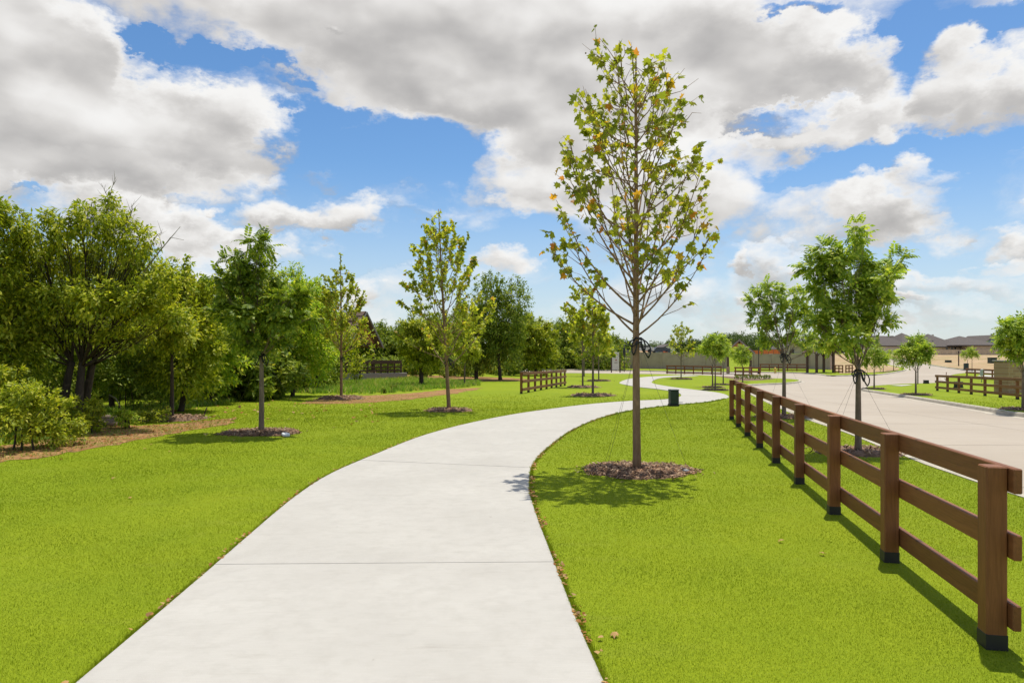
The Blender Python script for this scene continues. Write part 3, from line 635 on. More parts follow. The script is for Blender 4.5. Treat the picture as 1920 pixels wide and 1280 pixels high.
def build_grass():
    vs = [grass(1420000, 2.6, 34.0, 1), edge_blades()]
    v = np.vstack(vs); f = np.arange(len(v), dtype=np.int32).reshape(-1, 3)
    tag(obj('grass', mesh_tris('grass', v, f), MAT['blade']), 'short mown grass blades of the lawn', 'grass', kind='stuff')
# ================================================================== FENCES
def bar_mesh(L, h, t, seed):
    g = random.Random(seed); mb = MB(); mb.box((0, 0, 0), (L, t, h), bev=0.006); 
    mb.v = [(x, y + 0.004 * math.sin(x * 2 + seed), z) for x, y, z in mb.v]
    return mb.mesh('rail')
def fence(name_label, cat_pts, ph=1.06, pw=0.112, side=1, rails=((0.915, 1.058), (0.535, 0.68), (0.135, 0.28)), overhang=0.06, group=None, rt=0.045, cat='fence', base=True, zoff=0.0, mats=('post', 'timber')):
    """posts at the given ground points; boards on one side"""
    P = [Vector(p) for p in cat_pts]; root = thing('timber_fence', name_label, cat, P[0], group=group)
    O = P[0]; n = len(P)
    for i, p in enumerate(P):
        t = (P[min(i + 1, n - 1)] - P[max(i - 1, 0)]); rz = math.atan2(t.y, t.x)
        mb = MB(); mb.box((0, 0, ph / 2 + 0.04), (pw, pw, ph - 0.08), bev=0.007)
        po = mb.build('post', MAT[mats[0]], root, p - O, (0, 0, rz))
        if base: MB().box((0, 0, 0.0), (pw + 0.004, pw + 0.004, 0.18), bev=0.003).build('base_wrap', MAT['tar'], po)
    for i in range(n - 1):
        a, b = P[i].copy(), P[i + 1].copy(); d = b - a; u = Vector((d.x, d.y, 0)).normalized(); nrm = Vector((u.y, -u.x, 0)) * side
        ext0 = overhang + pw / 2 if i == 0 else 0.0; ext1 = overhang + pw / 2 if i == n - 2 else 0.0
        off = nrm * (pw / 2 + rt / 2 + 0.001)
        for k, (z0, z1) in enumerate(rails):
            L = math.hypot(d.x, d.y) - 0.008 + ext0 + ext1; c = (a + b) / 2 + u * (ext1 - ext0) / 2 + off; c.z = (a.z + b.z) / 2 + (z0 + z1) / 2
            me = bar_mesh(L, z1 - z0, rt, i * 3 + k)
            o = obj('rail', me, MAT[mats[1]], root, c - O); o.rotation_euler = (0, -math.atan2(d.z, math.hypot(d.x, d.y)), math.atan2(d.y, d.x))
    return root
# the near fence: posts read off one by one, then spaced evenly along a slight bend
near_posts = [G(1858, 1205), G(1668, 1051), G(1562, 963), G(1497, 911), G(1456, 867), G(1426, 838), G(1402, 817), G(1385, 799), G(1371, 787)]
NP = np.array([(p.x, p.y) for p in near_posts]); t = np.arange(9)
cx = np.polyfit(t, NP[:, 0], 2); cy = np.polyfit(t, NP[:, 1], 2)
fence('brown timber three-rail fence running from the foreground along the street', [ground(np.polyval(cx, k), np.polyval(cy, k)) for k in t])
def line_fence(label, p0, p1, n, **k):
    return fence(label, [ground(*(np.array(p0[:2]) * (1 - i / n) + np.array(p1[:2]) * i / n)) for i in range(n + 1)], **k)
line_fence('short reddish timber fence left of the path with nine posts', at(977.5, 734, 33.6), at(1059, 717, 46.5), 8, side=1, overhang=0.04)
line_fence('timber fence across the street on the far lawn', G(1757.5, 732), G(1985, 757), 8, side=1, ph=0.98, rails=((0.84, 0.98), (0.49, 0.62), (0.14, 0.27)))
line_fence('short timber fence behind the far one beside the stone pier', G(1813, 709), G(1878, 713.5), 4, side=1, base=False)
line_fence('long far timber fence before the grey wall left of the shelter', G(1251, 701.5), G(1352, 704), 6, side=1, base=False)
line_fence('small timber fence at the shrub bed right of the shelter', G(1379, 706.5), G(1425, 707.5), 3, side=1, base=False)
line_fence('distant dark timber fence along the grey wall', G(1426, 696), G(1512, 697), 5, side=1, base=False)
line_fence('distant small timber fence right of the second shelter', G(1566, 699.5), G(1580, 699.8), 2, side=1, base=False)
line_fence('farthest timber fence panel left of the climbing street', G(1586, 699.8), G(1598, 699), 2, side=1, base=False)

# ================================================================== STREET FURNITURE
def box_pedestal(label, p, w, d, h, mat='green_box', rz=0.0, name='utility_box', vents=True):
    root = thing(name, label, 'utility box', p, rz)
    MB().box((0, 0, 0.03), (w * 1.06, d * 1.06, 0.10), bev=0.01).build('base', MAT['black'], root)
    MB().box((0, 0, 0.08 + (h - 0.14) / 2), (w * 0.97, d * 0.97, h - 0.14), bev=0.015).build('body', MAT[mat], root)
    mb = MB(); mb.box((0, 0, h - 0.03), (w * 1.02, d * 1.02, 0.06), bev=0.018); mb.build('lid', MAT[mat], root)
    if vents:
        MB().box((0, -d * 0.485 - 0.004, h * 0.36), (w * 0.9, 0.008, 0.014)).build('seam', MAT['black'], root)
        MB().box((w * 0.3, -d * 0.485 - 0.008, h * 0.62), (0.03, 0.016, 0.06), bev=0.003).build('latch', MAT['black'], root)
    return root
box_pedestal('dark green utility pedestal standing beside the path', G(1263, 761), 0.31, 0.28, 0.585, rz=0.08)
mb = MB(); mb.lathe([(0.0, 0.05), (0.10, 0.045), (0.13, 0.02), (0.135, -0.02)], 14); tag(mb.build('ground_cap', MAT['black'], None, G(1275, 756)), 'low black round cap on grass right of the green pedestal', 'ground cap')
box_pedestal('small black utility box at the kerb left of the far fence', G(1736.5, 719), 0.34, 0.3, 0.30, 'black', vents=False)
box_pedestal('dark utility box behind the far timber fence', G(1797, 727), 0.45, 0.4, 0.45, 'black', 0.3, vents=False)
box_pedestal('green utility pedestal at end of the side drive', G(1811.5, 692.5), 0.5, 0.4, 0.85)
box_pedestal('dark green transformer box on the dirt lot', G(1860.5, 681), 1.0, 0.9, 0.95)
box_pedestal('low dark utility box on left of the dirt lot', G(1740, 670.5), 1.0, 0.8, 0.45, 'black', vents=False)
box_pedestal('low green utility box mid dirt lot', G(1778, 679.5), 0.8, 0.6, 0.4, vents=False)
# grey meter stand
p = G(1840.5, 716.5); mt = thing('meter_stand', 'grey electric meter stand behind the far timber fence', 'meter', p)
MB().tube([(0, 0, -0.05), (0, 0, 0.75)], 0.035, 8).build('post', MAT['grey_metal'], mt); MB().box((0, 0, 0.85), (0.22, 0.16, 0.50), bev=0.02).build('cabinet', MAT['grey_metal'], mt)
MB().lathe([(0, .1), (.08, .08), (.09, 0), (0, 0)], 12, (0.03, 0, 1.10)).build('dial_cover', MAT['white_plastic'], mt); MB().box((0.10, 0, 1.12), (0.26, 0.12, 0.05), rz=0.2).build('hood', MAT['grey_metal'], mt)
# lamp posts
def lamp_post(label, p, h):
    r = thing('lamp_post', label, 'lamp post', p)
    MB().lathe([(0.16, 0), (0.16, 0.08), (0.10, 0.3), (0.075, 0.7), (0.06, 0.75)], 12).build('base', MAT['black'], r)
    MB().tube([(0, 0, 0.6), (0, 0, h - 0.65)], [0.055, 0.04], 10).build('pole', MAT['black'], r)
    MB().lathe([(0.04, 0), (0.10, 0.03), (0.14, 0.10), (0.17, 0.42), (0.19, 0.44), (0.08, 0.58), (0.02, 0.66), (0.0, 0.70)], 8, (0, 0, h - 0.70), False).build('lantern', MAT['black'], r)
    return r
pl = G(1422.5, 701); lamp_post('tall black lamp post right of the shrub bed shelter', pl, CAM_H + (667 - 611) / 1280 * pl.y - pl.z)
# tapering black banner post by the sign
pb = G(1170.5, 697); bp = thing('banner_post', 'black post with furled dark banner beside the pale sign', 'post', pb); hb = CAM_H + (667 - 645) / 1280 * pb.y - pb.z
MB().tube([(0, 0, 0), (0, 0, hb)], 0.05, 8).build('pole', MAT['black'], bp); MB().lathe([(0.05, 0), (0.16, 0.35), (0.20, 0.8), (0.12, 1.15), (0.04, 1.4)], 8, (0, 0, hb - 1.75)).build('banner', MAT['black'], bp)
# tall sign
ps = G(1154.5, 698.3); s_ = ps.y / 1280; sg = thing('monument_sign', 'tall pale sign panel between two dark posts by the cross street', 'sign', ps)
for x, hh in ((-8.2, 38), (8.0, 34)): MB().box((x * s_, 0, hh * s_ / 2), (2.0 * s_, 2.0 * s_, hh * s_), bev=0.02).build('post', MAT['shelter_timber'], sg)
MB().box((-0.4 * s_, -0.02, 21.5 * s_), (13 * s_, 0.12, 33 * s_), bev=0.015).build('panel', MAT['sign_panel'], sg)
MB().lathe([(0, 0.012), (1.3 * s_, 0.012), (1.3 * s_, -0.01)], 12).build('emblem', MAT['sign_red'], sg, (0.4 * s_, -0.083, 23.5 * s_), (R(90), 0, 0))
for k, (zz, ww) in enumerate(((34, 9), (19.2, 5), (18.0, 6))): MB().box((0, -0.086, zz * s_), (ww * s_, 0.012, 0.55 * s_)).build('lettering', MAT['sign_ink'], sg)
# stop sign behind the young tree across the street
pq = G(1721, 719.5); ssg = thing('stop_sign', 'red stop sign on black pole behind young tree across the street', 'road sign', pq)
s_ = pq.y / 1280; MB().tube([(0, 0, -0.1), (0, 0, 78 * s_)], 0.045, 8).build('pole', MAT['black'], ssg)
oc = [(0.36 * math.cos(R(22.5 + 45 * k)), 0.36 * math.sin(R(22.5 + 45 * k))) for k in range(8)]; oc2 = [(x * 1.06, y * 1.06) for x, y in oc]
pw_ = MB().prism(oc2, 0, 0.010).build('border', MAT['white_paint'], ssg, (-0.02, -0.06, 47 * s_), (R(90), 0, R(20)))
MB().prism(oc, 0.012, 0.02).build('face', MAT['stop_red'], pw_)
fc = bpy.data.curves.new('lettering', 'FONT'); fc.body = 'STOP'; fc.align_x = 'CENTER'; fc.align_y = 'CENTER'; fc.size = 0.24; fc.extrude = 0.002
fo = bpy.data.objects.new('lettering', fc); COL.objects.link(fo); bpy.context.view_layer.update()
fm = bpy.data.meshes.new_from_object(fo.evaluated_get(bpy.context.evaluated_depsgraph_get())); bpy.data.objects.remove(fo); fm.materials.clear()
obj('lettering', fm, MAT['white_paint'], pw_, (0, 0, 0.024))
# sign seen from behind on the dirt lot, stakes
pz = G(1797.5, 686); sp = thing('marker_post', 'dark brown marker post at edge of the dirt lot', 'post', pz); s_ = pz.y / 1280
MB().box((0, 0, 13 * s_), (1.5 * s_, 1.5 * s_, 26 * s_), bev=0.01).build('shaft', MAT['shelter_timber'], sp); MB().box((0, 0, 27 * s_), (1.9 * s_, 1.9 * s_, 2 * s_), bev=0.01).build('cap', MAT['black'], sp)
pz = G(1774, 714); st = tag(MB().box((0, 0, 0.42), (0.05, 0.03, 0.85), tilt=Matrix.Rotation(0.06, 4, 'Y')).build('survey_stake', MAT['timber'], None, pz), 'thin wooden survey stake at the side drive', 'stake')
# hydrant
ph_ = G(1453.5, 699.5); hy = thing('fire_hydrant', 'small yellow fire hydrant before the distant dark fence', 'hydrant', ph_)
MB().lathe([(0.16, 0), (0.16, 0.06), (0.11, 0.08), (0.11, 0.52), (0.15, 0.54), (0.15, 0.60), (0.10, 0.70), (0.04, 0.76), (0, 0.78)], 14).build('barrel', MAT['hydrant'], hy)
for sx in (-1, 1): MB().lathe([(0, 0), (0.06, 0), (0.06, 0.1), (0, 0.1)], 10).build('nozzle', MAT['hydrant'], hy, (sx * 0.10, 0, 0.42), (0, R(90) * sx, 0))

# ================================================================== GREY WALL, SHELTERS
def wall(label, a, b, h, n, mat='wall_grey'):
    A, B = Vector(a), Vector(b); root = thing('boundary_wall', label, 'wall', A); d = B - A; u = Vector((d.x, d.y, 0)); L = u.length; rz = math.atan2(d.y, d.x)
    for i in range(n):
        c = A + d * ((i + 0.5) / n); MB().box((0, 0, h / 2 - 0.25), (L / n - 0.42, 0.2, h + 0.5), bev=0.01).build('panel', MAT[mat], root, (c.x - A.x, c.y - A.y, c.z - A.z), (0, 0, rz))
        MB().box((0, 0, h + 0.03), (L / n - 0.42, 0.28, 0.07), bev=0.01).build('coping', MAT['wall_cap'], root, (c.x - A.x, c.y - A.y, c.z - A.z), (0, 0, rz))
    for i in range(n + 1):
        c = A + d * (i / n); MB().box((0, 0, h / 2 - 0.2), (0.42, 0.42, h + 0.6), bev=0.02).build('pier', MAT[mat], root, (c.x - A.x, c.y - A.y, c.z - A.z), (0, 0, rz))
    return root
def wpt(px, D): x = (px - 960) / 1280 * D; return ground(x, D)
wall('long grey block wall left of the shelter', wpt(1163, 120), wpt(1362, 112), 2.65, 5)
wall('grey block wall between the two shelters', wpt(1412, 110), wpt(1556, 98), 2.2, 4)
wall('pale low wall behind the sign post', wpt(1150, 122), wpt(1182, 122), 3.2, 1, 'wall_cap')
def shelter(label, p, w, depth, eave, apex, rz, pier=True, zadd=0.0, roof='roof_board', gable='orange_timber', courses=7, skew=0.0):
    r = thing('timber_shelter', label, 'shelter', p + Vector((0, 0, zadd)), rz)
    for sx in (-1, 1):
        for sy in (-1, 1):
            MB().box((sx * w * 0.40, sy * depth * 0.40, eave / 2), (0.26, 0.26, eave), bev=0.015).build('post', MAT['shelter_timber'], r)
            if pier: MB().box((sx * w * 0.40, sy * depth * 0.40, 0.4), (0.42, 0.42, 0.9), bev=0.03).build('pier', MAT['pier'], r)
    rise = apex - eave; run = w / 2; sl = math.hypot(rise, run); ang_ = math.atan2(rise, run)
    for sx in (-1, 1):
        sl_o = MB(); m = Matrix.Translation((sx * run / 2 * 1.08, 0, eave + rise / 2 - 0.05)) @ Matrix.Rotation(sx * ang_, 4, 'Y')
        o = MB().box((0, 0, 0), (sl * 1.10, depth * 1.12, 0.09), bev=0.01).build('roof_slope', MAT[roof], r); o.matrix_local = m
        for k in range(courses):
            q = (k + 0.5) / courses - 0.5
            MB().box((sx * q * sl * 1.08, 0, 0.075 + 0.01 * (k % 2)), (sl * 1.08 / courses * 1.02, depth * 1.12, 0.05), tilt=Matrix.Rotation(-sx * 0.12, 4, 'Y')).build('roof_course', MAT[roof], o)
        for sy in (-1, 1):
            f_ = MB().box((0, 0, 0), (sl * 1.10, 0.06, 0.13), bev=0.008).build('fascia', MAT['wall_cap' if sy < 0 else 'shelter_timber'], r); f_.matrix_local = Matrix.Translation((sx * run / 2 * 1.08, sy * depth * 0.60, eave + rise / 2 - 0.12)) @ Matrix.Rotation(sx * ang_, 4, 'Y')
    for sy in (-1, 1):
        MB().box((0, sy * depth * 0.40, eave + 0.02), (w * 0.98, 0.2, 0.24), bev=0.01).build('tie_beam', MAT['shelter_timber'], r)
        v = [(-run * 0.86, sy * depth * 0.40 - 0.05, eave + 0.14), (run * 0.86, sy * depth * 0.40 - 0.05, eave + 0.14), (0, sy * depth * 0.40 - 0.05, apex - 0.22)]; v += [(a, b + 0.1, c) for a, b, c in v]
        MB().add(v, [(0, 1, 2), (5, 4, 3), (0, 3, 4, 1), (1, 4, 5, 2), (2, 5, 3, 0)]).build('gable_boards', MAT[gable], r)
        MB().box((0, sy * depth * 0.40, eave + rise * 0.45), (0.18, 0.16, rise * 0.8), bev=0.01).build('king_post', MAT['shelter_timber'], r)
        for sx in (-1, 1): MB().tube([(sx * w * 0.40, sy * depth * 0.4, eave - 0.75), (sx * w * 0.22, sy * depth * 0.4, eave)], 0.07, 4).build('brace', MAT['shelter_timber'], r)
    return r
shelter('timber gable shelter with brick piers before the grey wall', wpt(1386, 90), 3.5, 2.4, 2.75, 4.35, R(-18))
shelter('timber gable shelter with orange boarding behind the street tree', wpt(1538, 90), 3.1, 2.4, 2.7, 4.5, R(12), pier=False)
shelter('tall timber gable shelter with boarded roof behind the left sycamore', wpt(652, 60), 4.2, 3.6, 3.1, 5.9, R(62), zadd=0.1)
# stone pier with grey gate at the right edge
pt = wpt(1891, 40); sp_ = thing('stone_pier', 'square tan stone gate pier at the right edge', 'pier', pt, R(8))
MB().box((0, 0, 0.7), (1.05, 1.0, 2.2), bev=0.03).build('shaft', MAT['pier'], sp_); MB().box((0, 0, 1.85), (1.18, 1.12, 0.10), bev=0.02).build('cap', MAT['wall_cap'], sp_)
pt2 = wpt(1930, 40); gt = thing('metal_gate', 'grey ribbed gate beside the stone pier', 'gate', pt2, R(8))
for k in range(9): MB().box((-0.55 + k * 0.14, 0, 0.75), (0.10, 0.05, 1.7), bev=0.008).build('slat', MAT['grey_metal'], gt)
for zz in (0.05, 1.45): MB().box((0.0, 0.04, zz), (1.3, 0.05, 0.10), bev=0.008).build('rail', MAT['shelter_timber'], gt)
br = MB().tube([(-0.25, -0.1, 1.75), (0.45, -0.1, 2.45)], 0.045, 6); tag(br.build('brace_bar', MAT['white_paint'], None, pt2), 'white slanted brace above the grey gate', 'brace')
# dark railing on a low bridge wall far left
pr0, pr1 = wpt(634, 56), wpt(752, 60); pr0.z = pr1.z = 0.22; rl = thing('bridge_railing', 'dark railing with heavy top rail behind tall weeds', 'railing', pr0)
d = pr1 - pr0; L = math.hypot(d.x, d.y); rz = math.atan2(d.y, d.x); nb = 9
for i in range(nb + 1): MB().box((0, 0, 0.5), (0.12, 0.12, 1.1), bev=0.008).build('post', MAT['shelter_timber'], rl, d * (i / nb), (0, 0, rz))
for zz, hh in ((0.95, 0.30), (0.52, 0.11), (0.22, 0.13)):
    for i in range(3): MB().box((0, -0.08, zz), (L / 3 - 0.01, 0.06, hh), bev=0.006).build('rail', MAT['shelter_timber'], rl, d * ((i + .5) / 3), (0, 0, rz))
MB().box((0, 0, -0.75), (L + 1, 0.4, 1.5), bev=0.02).build('footing', MAT['wall_cap'], rl, d * 0.5, (0, 0, rz))

# ================================================================== HOUSES
def hip(mb_, x0, x1, y0, y1, z0, z1, ridge=0.5, gable_l=False, ov=0.45):
    x0 -= ov; x1 += ov; y0 -= ov; y1 += ov; ym = (y0 + y1) / 2; i = (y1 - y0) / 2 * ridge * 2
    a = x0 if gable_l else min(x0 + i, (x0 + x1) / 2); b = max(x1 - i, (x0 + x1) / 2)
    v = [(x0, y0, z0), (x1, y0, z0), (x1, y1, z0), (x0, y1, z0), (a, ym, z1), (b, ym, z1)]
    v2 = [(x, y, z - 0.22) for x, y, z in v[:4]]
    mb_.add(v + v2, [(0, 1, 5, 4), (1, 2, 5), (2, 3, 4, 5), (3, 0, 4), (6, 7, 1, 0), (7, 8, 2, 1), (8, 9, 3, 2), (9, 6, 0, 3), (9, 8, 7, 6)])
def hpt(px, D): return (px - 960) / 1280 * D
HD = 150.0; hk = HD / 1280
def hz(py): return CAM_H + (667 - py) * hk
hb_ = Vector((hpt(1765, HD), HD, hz(667))); hs_ = thing('brick_house', 'long tan brick house with dark hipped roofs beyond the dirt lot', 'house', hb_)
def lx(px): return hpt(px, HD) - hb_.x
def lz(py): return hz(py) - hb_.z
def hwall(a, b, y0, y1, top, mat='brick_tan', name='wall'): return MB().box(((lx(a) + lx(b)) / 2, (y0 + y1) / 2, (lz(top) - 1.5) / 2), (lx(b) - lx(a), y1 - y0, lz(top) + 1.5)).build(name, MAT[mat], hs_)
hwall(1746, 1800, 0, 12, 649.2); hwall(1801, 1853, -3.0, 9, 646.8); hwall(1724, 1745, 3, 16, 647, 'brick_pale'); hwall(1680, 1723, 5, 15, 647, 'brick_pale')
for a, b, y0, y1, e_, rd, rg, gl in ((1742, 1800, 0, 12, 649.5, 624, .5, False), (1778, 1853, -3.0, 9, 647, 629, .42, False), (1722, 1776, 6, 18, 647, 620.5, .5, False), (1679, 1730, 5, 15, 647, 627, .4, True)):
    mb = MB(); hip(mb, lx(a), lx(b), y0, y1, lz(e_), lz(rd), rg, gl); mb.build('roof', MAT['roof'], hs_)
for px_, w_, y_ in ((1774.5, 4.4, 653.5), (1784, 4.2, 653), (1790.3, 4.2, 653)):
    w = MB().box((lx(px_), -0.06, lz(y_)), (w_ * hk, 0.16, 3.6 * hk)).build('window', MAT['trim'], hs_); MB().box((lx(px_), -0.15, lz(y_)), (w_ * hk * 0.8, 0.06, 2.9 * hk)).build('pane', MAT['glass'], w)
mb = MB(); v = [(lx(1678) - .2, 4.8, lz(648)), (lx(1678) - .2, 15.2, lz(648)), (lx(1678) - .2, 10, lz(628))]; mb.add(v + [(a + 0.3, b, c) for a, b, c in v], [(2, 1, 0), (3, 4, 5), (0, 1, 4, 3), (1, 2, 5, 4), (2, 0, 3, 5)]); mb.build('gable', MAT['brick_pale'], hs_)
for px_, y_ in ((1762, 628), (1737, 634), (1746, 634.5), (1757, 647), (1817, 646)): MB().box((lx(px_), 2.5, lz(y_)), (0.3, 0.3, 0.45)).build('roof_vent', MAT['trim'], hs_)
# small gabled house further left and blue house on the right
def small_house(label, pxl, pxr, D, wall_top, ridge_, mat, base=667, depth=9, name='small_house'):
    k = D / 1280; b = Vector((hpt((pxl + pxr) / 2, D), D, CAM_H)); r = thing(name, label, 'house', b); hw = (hpt(pxr, D) - hpt(pxl, D)) / 2; zt_ = (667 - wall_top) * k; zr = (667 - ridge_) * k
    MB().box((0, depth / 2, (zt_ - 2) / 2), (2 * hw, depth, zt_ + 2)).build('wall', MAT[mat], r)
    m2 = MB(); v = [(-hw, 0, zt_), (hw, 0, zt_), (0, 0, zr - 0.05)]; m2.add(v + [(x, depth, z) for x, y, z in v], [(0, 1, 2), (5, 4, 3), (1, 4, 5, 2), (2, 5, 3, 0)]); m2.build('gable', MAT[mat], r)
    for s in (-1, 1):
        rf = MB(); v = [(s * (hw + .5), -.5, zt_ - .25), (s * (hw + .5), depth + .5, zt_ - .25), (0, depth + .5, zr + .1), (0, -.5, zr + .1)]; v += [(x, y, z - .22) for x, y, z in v]
        f = [(0, 1, 2, 3), (7, 6, 5, 4), (0, 4, 5, 1), (1, 5, 6, 2), (2, 6, 7, 3), (3, 7, 4, 0)]; rf.add(v, f if s > 0 else [tuple(reversed(q)) for q in f]); rf.build('roof_slope', MAT['roof'], r)
    w = MB().box((-hw * .1, -0.06, zt_ - 0.9), (1.0, 0.14, 1.3)).build('window', MAT['trim'], r); MB().box((-hw * .1, -0.14, zt_ - 0.9), (0.8, 0.06, 1.1)).build('pane', MAT['glass'], w)
    return r
small_house('blue sided house with dark gabled roof behind the far street tree', 1846, 1884, 160, 641, 628.5, 'siding_blue')
small_house('tan house end seen left of the brick house', 1664, 1682, 175, 646, 630, 'brick_pale')
small_house('small pale building with windows on the rise beyond the wall', 1243, 1266, 162, 650.5, 645.5, 'white_paint', name='small_house')
small_house('dark roofed house end behind the orange shelter', 1470, 1505, 170, 652, 641, 'brick_tan')
# tan garden fence before the houses, panel by panel
fa, fb = Vector((hpt(1738, 145), 145, CAM_H + (667 - 667) * .11)), Vector((hpt(1905, 145), 145, CAM_H)); gf = thing('garden_fence', 'long tan board fence before the brick house', 'fence', fa)
for i in range(12):
    MB().box(((i + .5) / 12 * (fb.x - fa.x), 0, 0.28), ((fb.x - fa.x) / 12 - 0.12, 0.08, 2.0)).build('fence_panel', MAT['fence_tan'], gf)
    MB().box((i / 12 * (fb.x - fa.x), 0, 0.32), (0.14, 0.14, 2.1)).build('post', MAT['fence_tan'], gf)
# cars and barriers on the rise beyond the wall
def car(label, p, mat, rz, L=4.6):
    r = thing('parked_car', label, 'car', p, rz); m = MB()
    prof = [(-.5, .30), (-.5, .62), (-.46, .74), (-.27, .80), (-.17, 1.16), (.26, 1.22), (.42, .88), (.5, .80), (.5, .30)]
    v = [(x * L, -0.88, z * 1.25) for x, z in prof] + [(x * L, 0.88, z * 1.25) for x, z in prof]; n = len(prof)
    m.add(v, [tuple(range(n)), tuple(range(2 * n - 1, n - 1, -1))] + [(i, n + i, n + (i + 1) % n, (i + 1) % n) for i in range(n)]); m.build('body', MAT[mat], r)
    for sy in (-1, 1): MB().add([(x * L, sy * 0.892, z * 1.25) for x, z in ((-.24, .82), (-.16, 1.10), (.25, 1.15), (.36, .88))] , [(0, 1, 2, 3)]).build('side_window', MAT['glass'], r)
    for sx in (-.31, .30):
        for sy in (-1, 1): MB().lathe([(0, 0.12), (0.30, 0.12), (0.38, 0.08), (0.38, -0.08), (0.30, -0.12), (0, -0.12)], 16).build('wheel', MAT['tyre'], r, (sx * L, sy * 0.82, 0.38), (R(90), 0, 0))
    return r
def hill(px, py, D=None):
    x = hpt(px, D); return Vector((x, D, zg(x, D)))
car('dark blue parked car on the rise beyond the grey wall', hill(1235, 650, 147), 'car_blue', R(10)); car('white parked car low behind the grey wall', hill(1205, 660, 141), 'car_white', R(-8))
def barrier_(label, a, b, D0, D1, n, h=0.9):
    A, B = hill(a, 0, D0), hill(b, 0, D1); r = thing('safety_netting', label, 'netting', A); d = B - A; rz = math.atan2(d.y, d.x); L = math.hypot(d.x, d.y)
    for i in range(n): MB().box((0, 0, h / 2 + .05), (L / n - .06, 0.03, h)).build('net_panel', MAT['barrier'], r, d * ((i + .5) / n), (0, 0, rz))
    for i in range(n + 1): MB().tube([(0, 0, -.1), (0, 0, h + .25)], 0.03, 5).build('stake', MAT['shelter_timber'], r, d * (i / n))
barrier_('orange safety netting along the bank between the shelters', 1412, 1470, 116, 114, 6, 2.6); barrier_('orange safety netting near the parked cars', 1200, 1216, 144, 143, 3); barrier_('short orange netting right of the dark car', 1243, 1252, 146, 145, 2); barrier_('orange netting on the bank behind the far young trees', 1308, 1330, 143, 142, 3)
# low shrubs of the corner bed are built with the plants below
# ================================================================== PLANTS
def rotmats(fwd, nrm):
    """rotation matrices with local y along fwd and local z near nrm"""
    f = fwd / np.maximum(np.linalg.norm(fwd, axis=1), 1e-6)[:, None]
    n = nrm - f * (nrm * f).sum(1)[:, None]; n /= np.maximum(np.linalg.norm(n, axis=1), 1e-6)[:, None]
    x = np.cross(f, n); return np.stack([x, f, n], 2)
def scatter(base_v, base_f, pos, rot, size):
    v = np.einsum('nij,kj->nki', rot, base_v) * size[:, None, None] + pos[:, None, :]
    f = base_f[None] + (np.arange(len(pos)) * len(base_v))[:, None, None]
    return v.reshape(-1, 3), f.reshape(-1, base_f.shape[1])
def unit(g, n):
    v = g.normal(0, 1, (n, 3)); return v / np.linalg.norm(v, axis=1)[:, None]
# leaf shapes (length 1 along y)
LEAF_V = np.array([(0, 0, 0), (0.22, 0.38, 0.05), (0, 1, -0.10), (-0.22, 0.38, 0.05)], float); LEAF_F = np.array([(0, 1, 2), (0, 2, 3)])
def syc_leaf(curl, seed):
    h = [(0.05, -0.02), (0.30, -0.10), (0.33, 0.10), (0.58, 0.20), (0.40, 0.34), (0.47, 0.64), (0.22, 0.56), (0.0, 1.0)]
    out = h + [(-x, y) for x, y in h[-2::-1]]; g = random.Random(seed)
    pts = [(0, 0.30)] + [(x * g.uniform(.9, 1.1), y * g.uniform(.93, 1.07)) for x, y in out]
    v = np.array([(x, y, -curl * 0.9 * abs(x) ** 1.5 - curl * 0.5 * (y - .25) ** 2 + 0.05 * math.sin(9 * x + seed)) for x, y in pts])
    n = len(out); return v, np.array([(0, 1 + i, 1 + (i + 1) % n) for i in range(n)])
SYC = [syc_leaf(c, i) for i, c in enumerate((0.25, 0.6, 0.45, -0.25, 0.8, 0.1))]
SYC_SMALL = (np.array([(0, 0, 0), (.42, .12, -.1), (.30, .55, -.06), (0, 1, -.12), (-.30, .55, -.06), (-.42, .12, -.1)], float), np.array([(0, 1, 2), (0, 2, 3), (0, 3, 4), (0, 4, 5)]))
def pinnate(npair=5, lw=0.15, ll=0.36, droop=0.35):
    v = []; f = []
    def leaflet(o, d, up, s):
        b = len(v); o = Vector(o); d = Vector(d).normalized(); x = d.cross(Vector(up)).normalized()
        for q in (o, o + d * .45 * s + x * lw * s / .36 * .5, o + d * s - Vector((0, 0, .06)), o + d * .45 * s - x * lw * s / .36 * .5): v.append(tuple(q))
        f.append((b, b + 1, b + 2)); f.append((b, b + 2, b + 3))
    for k in range(npair):
        y = 0.16 + 0.84 * k / npair; z = -droop * y * y
        for s in (-1, 1): leaflet((0, y, z), (s, 0.75, -0.45), (0, 0.2, 1), ll * (1 - 0.25 * abs(k / npair - .45)))
    leaflet((0, 1, -droop), (0, 1, -0.8), (0, 0, 1), ll)
    b = len(v); v += [(-.008, 0, 0), (.008, 0, 0), (0, 1, -droop)]; f.append((b, b + 1, b + 2))
    return np.array(v), np.array(f)
PIN = pinnate(4, 0.23, 0.42, 0.2); PIN_SMALL = pinnate(3, 0.2, 0.45)
class Wood:
    """branches of one tree, as triangulated tubes"""
    def __init__(s): s.mb = MB()
    def limb(s, pts, r0, r1, sides=6):
        n = len(pts); rad = [r0 + (r1 - r0) * (i / (n - 1)) ** 0.8 for i in range(n)]; s.mb.tube(pts, rad, sides, True)
def bez(a, b, c, n):
    a, b, c = map(np.array, (a, b, c)); return [(1 - t) ** 2 * a + 2 * t * (1 - t) * b + t * t * c for t in np.linspace(0, 1, n)]

